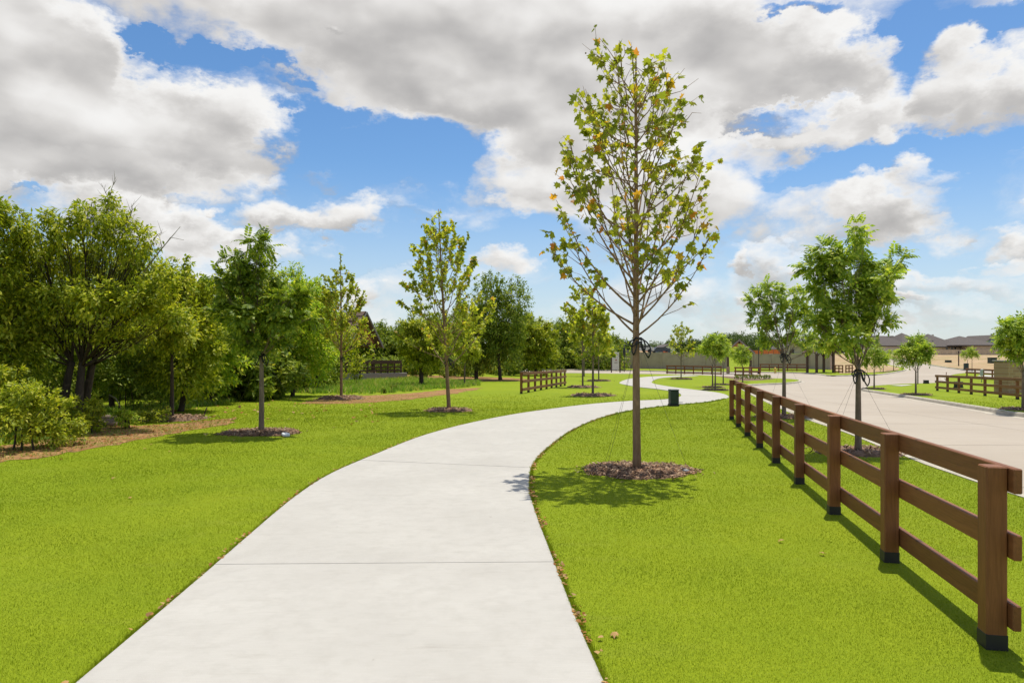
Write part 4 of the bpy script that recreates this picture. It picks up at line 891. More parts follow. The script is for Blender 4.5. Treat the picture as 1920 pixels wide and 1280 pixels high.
# ---------------------------------------------------------------- young sycamores: a straight leader with rising, well spaced branches
def sycamore(label, p, H, first, prof, seed, nb=34, leaf=0.13, nleaf=520, r0=0.055, lean=(0, 0), single=0, small=True, group=None, mat='leaf_sycamore_far', balls=0, clear=0.2, name='sycamore_tree', bark='bark_light'):
    g = np.random.default_rng(seed); rt = thing(name, label, 'tree', p, group=group)
    def ax(z): t = z / H; return np.array([lean[0] * t + 0.02 * math.sin(3 * t + seed), lean[1] * t + 0.02 * math.cos(4 * t + seed), z])
    zs = np.linspace(-0.08, H * 0.985, 22); mb = MB()
    mb.tube([ax(z) for z in zs], [r0 * (1.25 if z < 0.05 else 1.0) * (1 - 0.92 * max(0, z / H) ** 1.15) + 0.004 for z in zs], 10); mb.build('trunk', MAT[bark], rt)
    W = Wood(); tw = []        # twig tip stretches that carry leaves
    for i in range(nb):
        t = (i + g.uniform(-.3, .3)) / nb; z = first + (H * 0.90 - first) * np.clip(t, 0, 1) ** 1.12; az = i * 2.39996 + g.uniform(-.35, .35)
        d = np.array([math.cos(az), math.sin(az), 0]); o = ax(z); r_ = prof(min(z + .8, H), math.cos(az))
        up = r_ * (g.uniform(.38, .9) if g.uniform() < .42 else g.uniform(1.1, 1.75)); zt_ = min(z + up, H * 1.0); reach = prof(zt_, math.cos(az)) * g.uniform(0.8, 1.08)
        end = o + d * reach; end[2] = zt_; up = zt_ - z
        ctrl = o + d * reach * 0.66 + np.array([0, 0, up * 0.36]); pts = bez(o, ctrl, end, 9); pts = [q + g.normal(0, 0.014, 3) * (k / 8) for k, q in enumerate(pts)]
        rb = r0 * (0.33 - 0.19 * t) * g.uniform(.8, 1.15); W.limb(pts, rb, 0.0035, 6)
        L = reach + up * .5; tw.append((np.array(pts[4]), np.array(pts[8]), .6 * L)); tw.append((np.array(pts[6]), np.array(pts[8]), .6 * L))
        for k in range(int(2 + L * 3.2)):
            s = g.uniform(0.25, 0.92); j = int(s * 8); b = np.array(pts[j]) * (1 - (s * 8 - j)) + np.array(pts[j + 1]) * (s * 8 - j)
            dd = d * g.uniform(0.1, .9) + np.array([-d[1], d[0], 0]) * g.normal(0, 0.65) + np.array([0, 0, g.uniform(0.25, 1.1)]); dd /= np.linalg.norm(dd)
            ln = g.uniform(0.18, 0.55) * min(1, L); e = b + dd * ln; m = (b + e) / 2 + g.normal(0, .03, 3); W.limb([b, m, e], 0.006, 0.0022, 4); tw.append((m, e, ln))
    for q in range(5): tw.append((ax(H * (.80 + .03 * q)), ax(H * .985), .22))
    W.mb.build('branches', MAT[bark], rt)
    # leaves hang along the outer twigs
    pw = np.array([q[2] for q in tw]); idx = g.choice(len(tw), nleaf, p=pw / pw.sum()); s = g.uniform(0, 1.05, nleaf) ** 0.7
    A = np.array([tw[i][0] for i in idx]); B = np.array([tw[i][1] for i in idx]); pos = A + (B - A) * s[:, None] + g.normal(0, 0.025, (nleaf, 3))
    hd = pos[:, :2] - np.array([ax(z)[:2] for z in pos[:, 2]]); out = np.c_[hd, np.zeros(nleaf)]; out /= np.maximum(np.linalg.norm(out, axis=1), .05)[:, None]
    fwd = out * 0.6 + unit(g, nleaf) * 0.9 + np.array([0.15, 0, -0.35]); nrm = unit(g, nleaf) * 0.9 + np.array([0, 0, 0.8]); size = leaf * g.uniform(0.5, 1.35, nleaf)
    rot = rotmats(fwd, nrm)
    if small:
        v, f = scatter(*SYC_SMALL, pos, rot, size); obj('foliage', mesh_tris('foliage', v, f), MAT[mat], rt)
    else:
        order = np.argsort(-size); one = order[:single]; rest = order[single:]
        mes = [mesh_tris('leaf', v, f, True) for v, f in SYC]
        for q in mes: q.materials.append(MAT['leaf_single'])
        for k, i in enumerate(one):
            o = obj('leaf', mes[k % 6], None, rt); M4 = Matrix([list(rot[i][r] * size[i]) + [pos[i][r]] for r in range(3)] + [[0, 0, 0, 1]]); o.matrix_local = M4
        vs, fs, b = [], [], 0
        for k in range(6):
            ii = rest[k::6]; v, f = scatter(*SYC[k], pos[ii], rot[ii], size[ii]); vs.append(v); fs.append(f + b); b += len(v)
        fo = obj('foliage', mesh_tris('foliage', np.vstack(vs), np.vstack(fs), True), MAT[mat], rt); fo['kind'] = 'stuff'
    if balls:
        ic = bmesh.new(); bmesh.ops.create_icosphere(ic, subdivisions=1, radius=1.0); bv = np.array([tuple(q.co) for q in ic.verts]); ic.verts.index_update(); bf = np.array([[q.index for q in t.verts] for t in ic.faces]); ic.free()
        ii = g.integers(0, len(tw), balls); q = np.array([tw[i][0] * (1 - t) + tw[i][1] * t for i, t in zip(ii, g.uniform(0.2, 1, balls))]); q[:, 2] -= g.uniform(.03, .10, balls)
        v, f = scatter(bv, bf, q, np.repeat(np.eye(3)[None], balls, 0), np.full(balls, 0.014)); so = obj('seed_balls', mesh_tris('seed_balls', v, f, True), MAT['seed'], rt); so['kind'] = 'stuff'
    return rt
def guys(p, zt_, ends, r=0.0020, strap=True, rt=None, rad=0.05, mat='wire'):
    """staking lines with a strap round the trunk (parts of their tree)"""
    for e in ends:
        a = Vector((0, 0, zt_)); b = Vector((e[0], e[1], zg(p.x + e[0], p.y + e[1]) - p.z - 0.02))
        pts = [a.lerp(b, k / 6) + Vector((0, 0, -0.03 * math.sin(math.pi * k / 6))) for k in range(7)]; MB().tube(pts, r, 4).build('guy_line', MAT[mat], rt)
    if strap:
        m = MB(); rr = rad + 0.006
        m.tube([(rr * math.cos(a), rr * math.sin(a), zt_ + 0.015 * math.sin(a * 2)) for a in np.linspace(0, 2 * math.pi, 17)], 0.013, 6); m.tube([(rr * math.cos(a), rr * math.sin(a), zt_ - 0.06 + 0.02 * math.cos(a)) for a in np.linspace(0, 2 * math.pi, 17)], 0.012, 6); m.build('strap', MAT['black'], rt)
        for sx, dx, dz in ((-1, 0.10, -0.24), (1, 0.19, -0.28), (-1, 0.14, -0.12), (1, 0.07, -0.20)):
            m = MB(); a = Vector((sx * rr, -rr * .6, zt_)); b = Vector((sx * (rr + dx), -rr * 1.1, zt_ + dz * .45)); c = Vector((sx * (rr + dx) * .55, -rr * 1.2, zt_ + dz)); d_ = Vector((sx * rr * .6, -rr * 1.05, zt_ - .03))
            pts = []
            for (q0, q1, q2) in ((a, b, c), (c, c.lerp(d_, .5) + Vector((sx * -.03, 0, 0)), d_)): pts += [Vector(q) for q in bez(q0, q1, q2, 6)]
            m.tube(pts, 0.011, 5); m.build('strap_loop', MAT['black'], rt)
def mulch(label, p, rx, ry, n, seed, h=0.07, cap=None, chip=0.05):
    g = np.random.default_rng(seed); rt = thing('mulch_bed', label, 'mulch', p); a = np.linspace(0, 2 * math.pi, 41)[:-1]; m = MB()
    e = 1 + 0.06 * np.sin(3 * a + seed) + 0.05 * np.sin(7 * a + 2 * seed) + g.normal(0, .02, 40); v = [(0, 0, h * .8)]; f = []
    for k, (s, z) in enumerate(((0.35, h * .95), (0.7, h), (0.92, h * .5), (1.0, -0.02))):
        for i in range(40): v.append((rx * s * e[i] * math.cos(a[i]), ry * s * e[i] * math.sin(a[i]), z + g.normal(0, h * .10)))
    f += [(0, 1 + i, 1 + (i + 1) % 40) for i in range(40)]
    for k in range(3): f += [(1 + k * 40 + i, 1 + (k + 1) * 40 + i, 1 + (k + 1) * 40 + (i + 1) % 40, 1 + k * 40 + (i + 1) % 40) for i in range(40)]
    m.add(v, f, True); m.build('mound', MAT['mulch_base'], rt)
    r = np.sqrt(g.uniform(0, 1.12, n)) * np.where(g.uniform(0, 1, n) < .06, g.uniform(1, 1.35, n), 1); b = g.uniform(0, 2 * math.pi, n); ee = np.interp(b, a, e); pos = np.c_[rx * r * ee * np.cos(b), ry * r * ee * np.sin(b), np.zeros(n)]
    pos[:, 2] = np.where(r < .9, h, np.interp(r, [.9, 1.05], [h * .55, 0.004])) + g.uniform(0, .02, n)
    cv = np.array([(-.5, 0, 0), (.5, 0, 0), (.45, .22, .03), (-.5, .18, .05), (0, .1, .16)]); cf = np.array([(0, 1, 4), (1, 2, 4), (2, 3, 4), (3, 0, 4)])
    rot = rotmats(np.c_[unit(g, n)[:, :2], g.normal(0, .25, n)], np.c_[g.normal(0, .5, (n, 2)), np.ones(n)]); v, f = scatter(cv, cf, pos, rot, chip * g.uniform(.4, 1.7, n))
    o = obj('bark_chips', mesh_tris('bark_chips', v, f), MAT['mulch'], rt); o['kind'] = 'stuff'
    MULCH.append((p.x, p.y, max(rx, ry) * 0.96)); return rt
def hgt(p, top): return CAM_H + (667 - top) / 1280 * p.y - p.z

# ---------------------------------------------------------------- crowns made of lobes (photo outline -> lobes in space)
def lobe_tree(label, p, lobes, seed, stems=((0, 0),), fork=0.4, r0=0.06, bark='bark_grey', leaf=('pin', 0.26), per=60, mat='leaf_pistache', name='street_tree', twig=9, droop=0.35, H=None, dead=0, group=None, cat='tree', fill=0.55, trunk_bend=0.0, limb_r=None, shrink=1.0, clump=0.0):
    """lobes: (x, y, z, rx, ry, rz) about the foot of the trunk"""
    g = np.random.default_rng(seed); rt = thing(name, label, cat, p, group=group); zc = min(l[2] - l[5] for l in lobes); top = max(l[2] + l[5] for l in lobes)
    lobes = [(*l[:3], *(q * shrink for q in l[3:])) for l in lobes]; zf = max(0.25, top * fork); tips = []
    for k, (sx, sy) in enumerate(stems):
        m = MB(); b0 = np.array([sx, sy, -0.08]); b1 = np.array([sx * 0.6 + trunk_bend * g.normal(), sy * .6 + trunk_bend * g.normal(), zf])
        mid_ = (b0 + b1) / 2 + np.array([trunk_bend * .5 * g.normal() + 0.012, 0.012, 0]); pts = bez(b0, mid_, b1, 9); m.tube(pts, [r0 * (1.3 if i == 0 else 1.05 - .4 * i / 8) for i in range(9)], 9); m.build('trunk', MAT[bark], rt); tips.append((b1, r0 * .62))
    W = Wood(); tw = []; rmax = max(l[3] for l in lobes)
    for li, (x, y, z, rx, ry, rz) in enumerate(lobes):
        c = np.array([x, y, z]); k = int(np.argmin([np.linalg.norm(c - t[0]) for t in tips])); o = tips[k][0] - np.array([0, 0, g.uniform(0, .25) * zf * .4])
        ctl = o + (c - o) * 0.45 + np.array([0, 0, -0.10 * abs(x)]) + g.normal(0, .06, 3) * rx; end = c + np.array([0, 0, rz * .30])
        pts = bez(o, ctl, end, 9); pts = [q + g.normal(0, 0.02, 3) * min(1, rx) * (i / 8) for i, q in enumerate(pts)]
        lr = (limb_r or tips[k][1] * .62) * g.uniform(.7, 1.0) * min(1.0, .35 + .65 * rx / rmax); W.limb(pts, lr, lr * .16, 6)
        vol = (rx * ry * rz) ** (2 / 3)
        for j in range(twig):
            s = g.uniform(0.35, 1.0); i = min(7, int(s * 8)); b = np.array(pts[i]); u = unit(g, 1)[0]; u[2] = abs(u[2]) * .8 + u[2] * .2
            e = c + u * np.array([rx, ry, rz]) * g.uniform(.55, 1.02); mm = (b + e) / 2 + g.normal(0, .05, 3) * rx; W.limb([b, mm, e], lr * .28, lr * .06, 4); tw.append((b, mm, e, li))
    W.mb.build('branches', MAT[bark], rt)
    if dead:
        for j in range(dead):
            Wd = Wood(); li = g.integers(0, len(lobes)); x, y, z, rx, ry, rz = lobes[li]; b = np.array([x, y, z + rz * .3]); e = b + np.array([g.normal(0.1, .2), g.normal(0, .3), rz * g.uniform(1.0, 1.35)]); mm = (b + e) / 2 + g.normal(0, .06, 3); Wd.limb([b, mm, e], .013, .003, 5)
            for q in range(4): s = g.uniform(.4, .9); o = b + (e - b) * s; Wd.limb([o, o + np.array([g.normal(0, .12), g.normal(0, .12), g.uniform(.1, .3)])], .006, .002, 4)
            Wd.mb.build('dead_twig', MAT['twig_dead'], rt)
    # leaves: clustered along the twigs and through the lobe, thinner inside
    P = []; C = []
    area = np.array([(l[3] * l[4] + l[3] * l[5] + l[4] * l[5]) / 3 for l in lobes]); cnt = (per * area / area.mean()).astype(int)
    for li, l in enumerate(lobes):
        n = cnt[li]; c = np.array(l[:3]); rr = np.array(l[3:6]); mine = [t for t in tw if t[3] == li]
        nt_ = int(n * fill); ii = g.integers(0, len(mine), nt_); s = g.uniform(.25 + .35 * clump, 1.06, nt_)[:, None]; A = np.array([mine[i][1] for i in ii]); B = np.array([mine[i][2] for i in ii]); q = A + (B - A) * s + g.normal(0, .09 * (1 - .55 * clump), (nt_, 3)) * rr
        u = unit(g, n - nt_); k = max(3, (n - nt_) // 22); cl = unit(g, k); w = cl[g.integers(0, k, n - nt_)]; u = w * .9 + u * .42; u /= np.linalg.norm(u, axis=1)[:, None]; q2 = c + u * rr * (g.uniform(.30, 1.0, n - nt_) ** .5)[:, None]
        P.append(np.vstack([q, q2])); C.append(np.repeat(c[None], n, 0))
    P = np.vstack(P); C = np.vstack(C); n = len(P); low = P[:, 2] > 0.03; P, C = P[low], C[low]; n = len(P)
    out = P - C; out /= np.maximum(np.linalg.norm(out, axis=1), 1e-3)[:, None]; fwd = out * .7 + unit(g, n) * .7 + np.array([0, 0, -droop]); nrm = unit(g, n) * .55 + out * .3 + np.array([0, 0, .9])
    sh = {'pin': PIN, 'pins': PIN_SMALL, 'leaf': (LEAF_V, LEAF_F)}[leaf[0]]; v, f = scatter(*sh, P, rotmats(fwd, nrm), leaf[1] * g.uniform(.6, 1.3, n)); obj('crown', mesh_tris('crown', v, f), MAT[mat], rt)
    return rt
def px_lobes(p, L, seed, dep=0.9):
    """outline ellipses on the photograph -> lobes about the trunk foot, set at varied depth"""
    g = np.random.default_rng(seed); s = p.y / 1280; out = []; cxm = np.mean([l[0] for l in L]); w = max(abs(l[0] - cxm) + l[2] for l in L) * s
    for (x, y, rx, ry) in L:
        dx = (x - 960) * s - p.x; off = math.sqrt(max(0.0, 1 - min(1, abs(x - cxm) * s / w) ** 2)) * w * dep * g.uniform(-.6, .6)
        f = (p.y + off) / p.y
        X = (x - 960) * s * f - p.x; Z = CAM_H + (667 - y) * s * f - p.z
        out.append((X, off, Z, rx * s, (rx * .9 + .0) * s, ry * s))
    return out
def auto_lobes(w, h0, h1, n, seed, flat=.8):
    g = np.random.default_rng(seed); out = []
    for k in range(n):
        t = (k + .5) / n; z = h0 + (h1 - h0) * (0.12 + .8 * t); a = k * 2.4 + g.uniform(-.4, .4); prof = math.sin(math.pi * (0.18 + .74 * t)) ** .7; r = w * prof * g.uniform(.35, .75); rr = w * g.uniform(.40, .58) * (0.75 + .35 * prof)
        out.append((r * math.cos(a), r * math.sin(a), z, rr, rr, rr * flat))
    for k in range(max(2, n // 2)):
        a = g.uniform(0, 6.28); e = g.uniform(.15, 1.35); rr = w * g.uniform(.14, .26); zz = (h0 + h1) / 2 + (h1 - h0) * .56 * math.sin(e); q = w * 1.02 * math.cos(e)
        out.append((q * math.cos(a), q * math.sin(a), zz, rr, rr, rr * 1.2))
    return out

# ================================================================== PLANTED TREES
# --- tall sycamore beside the path
p1 = G(1197, 884)
def prof1(z, c):
    l = np.interp(z, [2.0, 2.7, 3.3, 4.3, 5.0, 5.6, 6.1, 6.5], [1.2, 1.62, 1.55, 1.45, 1.40, 1.12, .62, .2]); r = np.interp(z, [2.0, 2.7, 3.3, 4.3, 5.0, 5.6, 6.1, 6.5], [1.0, 1.35, 1.48, 1.40, 1.05, .68, .40, .15])
    return .83 * (l * (1 - (c + 1) / 2) + r * (c + 1) / 2)
t1 = sycamore('tall young sycamore with sparse green and orange leaves beside the path', p1, hgt(p1, 62) * .975, 1.98, prof1, 11, nb=66, leaf=0.10, nleaf=1800, r0=0.058, lean=(-0.06, 0), single=300, small=False, mat='leaf_sycamore', balls=110)
guys(p1, 1.95, [(-0.42, .35), (-0.36, 0.95), (.80, .25)], rt=t1, rad=.045)
mulch('brown bark mulch round the tall sycamore', p1, 0.80, 0.62, 2600, 1, 0.06, chip=.045)
# --- left-hand row
p5 = G(841, 770); t5 = sycamore('slim sycamore with orange flecked leaves left of the path', p5, hgt(p5, 386), 1.35, lambda z, c: np.interp(z, [1.3, 2.0, 3.0, 4.3, 5.4, 6.4], [1.0, 1.7, 1.6, 1.2, .75, .12]), 21, nb=50, leaf=0.105, nleaf=4800, r0=0.06, lean=(-.30, 0))
guys(p5, 1.62, [(.9, .5)], rt=t5, rad=.05); mulch('grey brown mulch round the slim sycamore left of the path', p5, .72, .6, 700, 2, chip=.06)
p4 = G(640, 748); t4 = sycamore('narrow pale green sycamore before the boarded shelter roof', p4, hgt(p4, 470), 1.75, lambda z, c: np.interp(z, [1.7, 2.6, 3.6, 4.8, 5.8], [.75, 1.15, 1.12, .72, .12]), 31, nb=46, leaf=0.10, nleaf=4600, r0=0.06, lean=(-.05, 0))
guys(p4, 1.75, [(1.2, .4)], rt=t4, strap=True, rad=.05); mulch('dark mulch mound round the narrow sycamore by the soil band', p4, .95, .8, 700, 3, .12, chip=.07)
p2 = G(490, 812)
L2 = [(437, 486, 18, 22), (474, 452, 20, 24), (494, 458, 14, 22), (470, 500, 30, 28), (410, 525, 20, 18), (445, 545, 40, 36), (490, 540, 42, 40), (535, 560, 40, 36), (430, 590, 36, 34), (470, 600, 42, 40), (525, 610, 46, 40), (565, 600, 30, 32), (455, 640, 34, 24), (505, 648, 42, 24)]
t2 = lobe_tree('dark green ash tree on the left lawn nearest the path', p2, px_lobes(p2, L2, 3), 41, fork=.40, r0=.062, bark='bark_grey', leaf=('pin', .21), per=135, droop=-.05, fill=.92, shrink=.9, clump=1, mat='leaf_ash', name='ash_tree', twig=12)
guys(p2, 1.75, [(-1.25, 1.2), (.85, 1.0)], rt=t2, strap=True, rad=.045); mulch('dark mulch round the ash tree on the left lawn', p2, .85, .62, 1400, 4, .06, chip=.05)
p3 = G(322, 786); t3 = lobe_tree('small shaded tree with thin dark trunk before the thicket', p3, px_lobes(p3, [(322, 620, 34, 30), (305, 640, 26, 22), (342, 635, 26, 24), (325, 600, 26, 20)], 5), 42, fork=.62, r0=.055, bark='bark_dark', leaf=('pins', .2), per=230, mat='leaf_wood', name='small_tree')
guys(p3, 1.6, [(-.35, .1), (.9, .9)], rt=t3, strap=False); mulch('shaded brown mulch mound round the small dark tree', p3, .9, .7, 700, 5, .08, chip=.06)
p6 = G(871, 722); t6 = lobe_tree('thin young tree behind the slim sycamore', p6, px_lobes(p6, [(871, 640, 28, 30), (858, 660, 20, 18), (884, 655, 20, 20), (874, 612, 20, 24)], 6), 43, fork=.5, r0=.06, bark='bark_grey', leaf=('pins', .24), per=220, mat='leaf_wood', name='small_tree'); mulch('dark mulch round the thin young tree by the thicket', p6, .9, .7, 200, 6, .10, chip=.1)
def syc_far(label, px, py, top, hw, seed, first=.30, n=1500, leaf=.17, mulch_l=None, lean=0.0):
    p = G(px, py); H = hgt(p, top); w = hw * p.y / 1280
    t = sycamore(label, p, H, H * first, lambda z, c: w * np.interp(z / H, [first, .42, .62, .82, 1.0], [.6, 1.0, .95, .6, .12]), seed, nb=34, leaf=leaf, nleaf=n, r0=.055, lean=(lean, 0), bark='bark_grey')
    if mulch_l: mulch(mulch_l, p, 1.0, .8, 200, seed, .10, chip=.09)
    return t
syc_far('nearest of the young sycamores beyond the path bend', 1111, 742, 545, 40, 51, mulch_l='thin dark mulch strip round the nearest sycamore beyond the bend', n=1800)
syc_far('young sycamore just left of the nearest one beyond the bend', 1092, 726, 525, 48, 52, mulch_l='brown mulch mound under the left sycamore beyond the bend', n=2000)
syc_far('slender sycamore at right of the group beyond the bend', 1122.5, 714, 590, 30, 53, mulch_l='mulch round the slender sycamore right of the group', n=1000)
syc_far('farthest thin sycamore of the group beyond the bend', 1095.5, 705, 600, 30, 54, n=800, leaf=.2)
syc_far('sparse young sycamore standing inside the far path curve', 1277.5, 710.5, 600, 27, 55, n=900, leaf=.19, mulch_l='mulch round the sparse sycamore inside the path curve')
def young(label, px, py, L, seed, r0=.05, per=150, mat='leaf_pistache', leaf=('pins', .26), ml=None, name='street_tree', fork=.42, guy=None):
    p = G(px, py); t = lobe_tree(label, p, px_lobes(p, L, seed), seed, fork=fork, r0=r0, leaf=leaf, per=per, mat=mat, name=name, droop=-.05, fill=.92, shrink=.86, clump=1, twig=13)
    if ml: mulch(ml, p, .75, .6, 300, seed, .06, chip=.07)
    if guy: guys(p, guy[0], guy[1], rt=t, strap=guy[2], rad=r0 * .8)
    return t
# --- street trees behind the fence
L17 = [(1602, 432, 16, 22), (1612, 448, 14, 20), (1540, 470, 28, 22), (1525, 500, 26, 22), (1570, 490, 34, 34), (1610, 500, 32, 34), (1645, 520, 30, 28), (1683, 490, 18, 26), (1668, 520, 20, 20), (1555, 540, 40, 32), (1600, 550, 40, 36), (1640, 565, 34, 30), (1560, 590, 40, 30), (1610, 600, 42, 32), (1650, 605, 26, 28), (1535, 610, 26, 24), (1590, 635, 40, 20), (1545, 645, 24, 14)]
young('leafy green street tree behind the near fence, the largest there', 1609, 848, L17, 61, r0=.058, per=112, leaf=('pin', .17), ml='brown mulch round the largest street tree behind the fence', guy=(1.45, [(-.62, -.2), (.85, .1), (-.35, .8)], True), fork=.38)
L16 = [(1440, 540, 30, 18), (1420, 565, 24, 24), (1450, 572, 32, 28), (1490, 560, 30, 24), (1420, 598, 24, 22), (1460, 610, 36, 26), (1500, 600, 34, 28), (1450, 640, 34, 18), (1500, 638, 34, 24), (1525, 655, 20, 14)]
young('wispy street tree left of the largest one behind the fence', 1470, 782, L16, 62, r0=.06, per=125, leaf=('pin', .18), ml='mulch round the wispy street tree', guy=(1.75, [(-.6, -.2), (.75, -.4)], True), fork=.44)
young('small street tree at tip of the lawn across the street', 1639, 729, [(1640, 670, 20, 20), (1628, 682, 16, 14), (1652, 680, 16, 16), (1640, 656, 13, 12)], 63, per=140, ml='mulch under the small tree at the far lawn tip')
young('round street tree across the street before the stop sign', 1717, 740, [(1716, 645, 18, 16), (1702, 660, 16, 16), (1730, 660, 16, 16), (1716, 668, 20, 14), (1700, 678, 13, 8), (1735, 672, 10, 12)], 64, per=170, ml='dark mulch under the tree before the stop sign', fork=.40)
young('street tree cut by the right edge of the picture', 1918, 768, [(1890, 615, 18, 16), (1915, 612, 24, 20), (1905, 640, 28, 20), (1935, 635, 26, 24), (1890, 658, 16, 14), (1925, 665, 26, 18), (1945, 605, 22, 20)], 65, r0=.05, per=210, ml='dark mulch at the foot of the right edge tree', fork=.4)
young('tiny far tree left of the climbing street', 1656, 697, [(1656, 668, 12, 12), (1650, 676, 8, 8), (1662, 674, 8, 8)], 66, per=90, leaf=('pins', .34))
young('tiny far tree beside the bend of the climbing street', 1675.5, 694.5, [(1675, 664, 11, 12), (1669, 672, 8, 7), (1681, 671, 8, 8)], 67, per=90, leaf=('pins', .34))
young('left of two thin saplings at the dirt lot', 1814, 692, [(1812, 662, 9, 8), (1808, 668, 7, 6), (1818, 668, 7, 7)], 68, per=80, leaf=('pins', .32), r0=.04)
young('right of two thin saplings at the dirt lot', 1822.5, 695, [(1823, 664, 8, 9), (1828, 668, 6, 6), (1820, 656, 6, 6)], 69, per=80, leaf=('pins', .32), r0=.04)
young('bushy young tree with twin near the far path curve', 1341, 731, [(1342, 640, 18, 14), (1330, 652, 16, 14), (1354, 652, 16, 16), (1342, 664, 22, 14)], 70, per=200, ml='thin dark mulch under the bushy young tree')
young('young tree close behind its bushy twin near the path', 1336, 726, [(1334, 640, 16, 14), (1322, 656, 14, 14), (1345, 655, 14, 14)], 71, per=170, ml='thin dark mulch under the tree behind its bushy twin')
young('young tree right of the bushy twins before the shelter', 1356, 721, [(1356, 650, 14, 14), (1348, 662, 12, 12), (1365, 662, 12, 12)], 72, per=150, ml='dark mulch under the tree right of the twins')
young('light green young tree at the shrub bed before the shelter', 1392.5, 716, [(1390, 656, 12, 10), (1382, 666, 11, 10), (1398, 668, 11, 10), (1390, 676, 12, 8)], 73, per=150, mat='leaf_pistache')
# irrigation caps lying on the mulch
for lab, q, s in (('grey plastic cap on right of the tall sycamore mulch', G(1284, 887), .062), ('white round cap on the ash tree mulch', G(536, 818), .085)):
    c = thing('bubbler_cap', lab, 'cap', q + Vector((0, 0, .055)), 0); c.rotation_euler = (R(12), R(8), .3)
    MB().lathe([(0, .016), (s * .8, .014), (s, .006), (s, -.03)], 16).build('lid', MAT['grey_metal' if s < .07 else 'white_plastic'], c); MB().lathe([(s * .96, -.028), (s * .96, -.07), (0, -.07)], 14).build('body', MAT['black'], c)
# ================================================================== THICKET ON THE LEFT
pw1 = G(122, 800)
LW1 = [(207, 372, 14, 20), (150, 388, 16, 14), (243, 415, 14, 20), (98, 408, 18, 14), (288, 455, 18, 16), (345, 525, 18, 22), (12, 402, 16, 18), (180, 385, 14, 18), (330, 600, 22, 24), (60, 412, 14, 14), (20, 450, 40, 34), (70, 440, 44, 34), (120, 415, 40, 30), (165, 410, 40, 32), (207, 395, 24, 34), (225, 435, 40, 40), (262, 450, 34, 34), (60, 500, 60, 40), (130, 480, 60, 44), (195, 490, 60, 44), (260, 500, 46, 44), (300, 530, 40, 36), (40, 560, 60, 40), (110, 560, 66, 44), (185, 560, 60, 44), (250, 570, 56, 44), (310, 580, 36, 36), (70, 630, 60, 36), (150, 620, 60, 36), (230, 630, 56, 34), (20, 640, 50, 44)]
tw1 = lobe_tree('large multi-stemmed tree with bare twigs at the thicket front', pw1, px_lobes(pw1, LW1, 8, .8), 81, stems=((-.25, .2), (.22, 0), (.05, .5)), fork=.27, r0=.115, bark='bark_dark', leaf=('leaf', .115), per=880, mat='leaf_wood', name='thicket_tree', twig=16, dead=7, trunk_bend=.22, limb_r=.05, fill=.7)
# long dead branch reaching out to the right
db = Wood(); b0 = at(262, 520, pw1.y) - pw1; b1 = at(300, 470, pw1.y) - pw1; b2 = at(338, 425, pw1.y) - pw1; db.limb([b0, b1, b2], .026, .006, 6); db.limb([b1 + (b2 - b1) * .35, at(318, 445, pw1.y) - pw1 + Vector((.02, 0, 0)), at(345, 450, pw1.y) - pw1], .012, .004, 5); db.limb([b1 + (b2 - b1) * .1, at(300, 448, pw1.y) - pw1, at(296, 440, pw1.y) - pw1], .010, .003, 5); db.limb([at(215, 420, pw1.y) - pw1, at(205, 385, pw1.y) - pw1, at(183, 356, pw1.y) - pw1], .014, .003, 5)
db.mb.build('dead_branch', MAT['twig_dead'], tw1)
def wood_tree(label, X, Y, w, h, seed, mat='leaf_wood', h0=.25, n=12, per=900, leaf=.13, r0=.10, stems=((0, 0),), name='thicket_tree', bark='bark_dark', flat=.8, fork=.3, group=None):
    p = ground(X, Y); return lobe_tree(label, p, auto_lobes(w, h0 * h, h * .93, n, seed, flat), seed, stems=stems, fork=fork, r0=r0, bark=bark, leaf=('leaf', leaf), per=int(per * .72), mat=mat, name=name, twig=9, trunk_bend=.12, limb_r=r0 * .35, group=group, fill=.6)
WT = [  # label, px, distance, top py, half width px, material, seed, leaf
    ('bushy tree at the left edge of the picture', -45, 15.5, 385, 85, 'leaf_wood', 101, .105), ('dense yellow green tree right of the multi-stemmed one', 338, 21.0, 498, 70, 'leaf_wood', 102, .12), ('bright lime tree behind the small shaded tree', 395, 25.0, 540, 60, 'leaf_lime', 103, .13),
    ('dark tree deep in the thicket behind the ash', 455, 29.0, 520, 70, 'leaf_wood', 104, .13), ('tall light green tree right of the ash crown', 548, 31.0, 505, 62, 'leaf_lime', 105, .14), ('yellow lime tree left of the narrow sycamore', 592, 37.0, 532, 40, 'leaf_lime', 106, .15),
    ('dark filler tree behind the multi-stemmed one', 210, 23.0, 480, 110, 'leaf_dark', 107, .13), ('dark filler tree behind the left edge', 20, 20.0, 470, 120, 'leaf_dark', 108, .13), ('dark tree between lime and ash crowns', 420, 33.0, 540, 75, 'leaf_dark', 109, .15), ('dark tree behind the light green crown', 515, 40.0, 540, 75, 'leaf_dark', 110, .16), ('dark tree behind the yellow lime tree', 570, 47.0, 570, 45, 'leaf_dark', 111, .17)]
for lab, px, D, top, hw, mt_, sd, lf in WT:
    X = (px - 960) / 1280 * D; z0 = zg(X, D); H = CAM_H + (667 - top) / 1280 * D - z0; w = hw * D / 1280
    wood_tree(lab, X, D, w * 1.25, H * 1.04, sd, mt_, h0=.06, n=18, per=1050 if sd < 107 else 750, leaf=lf * 1.25, r0=.09)
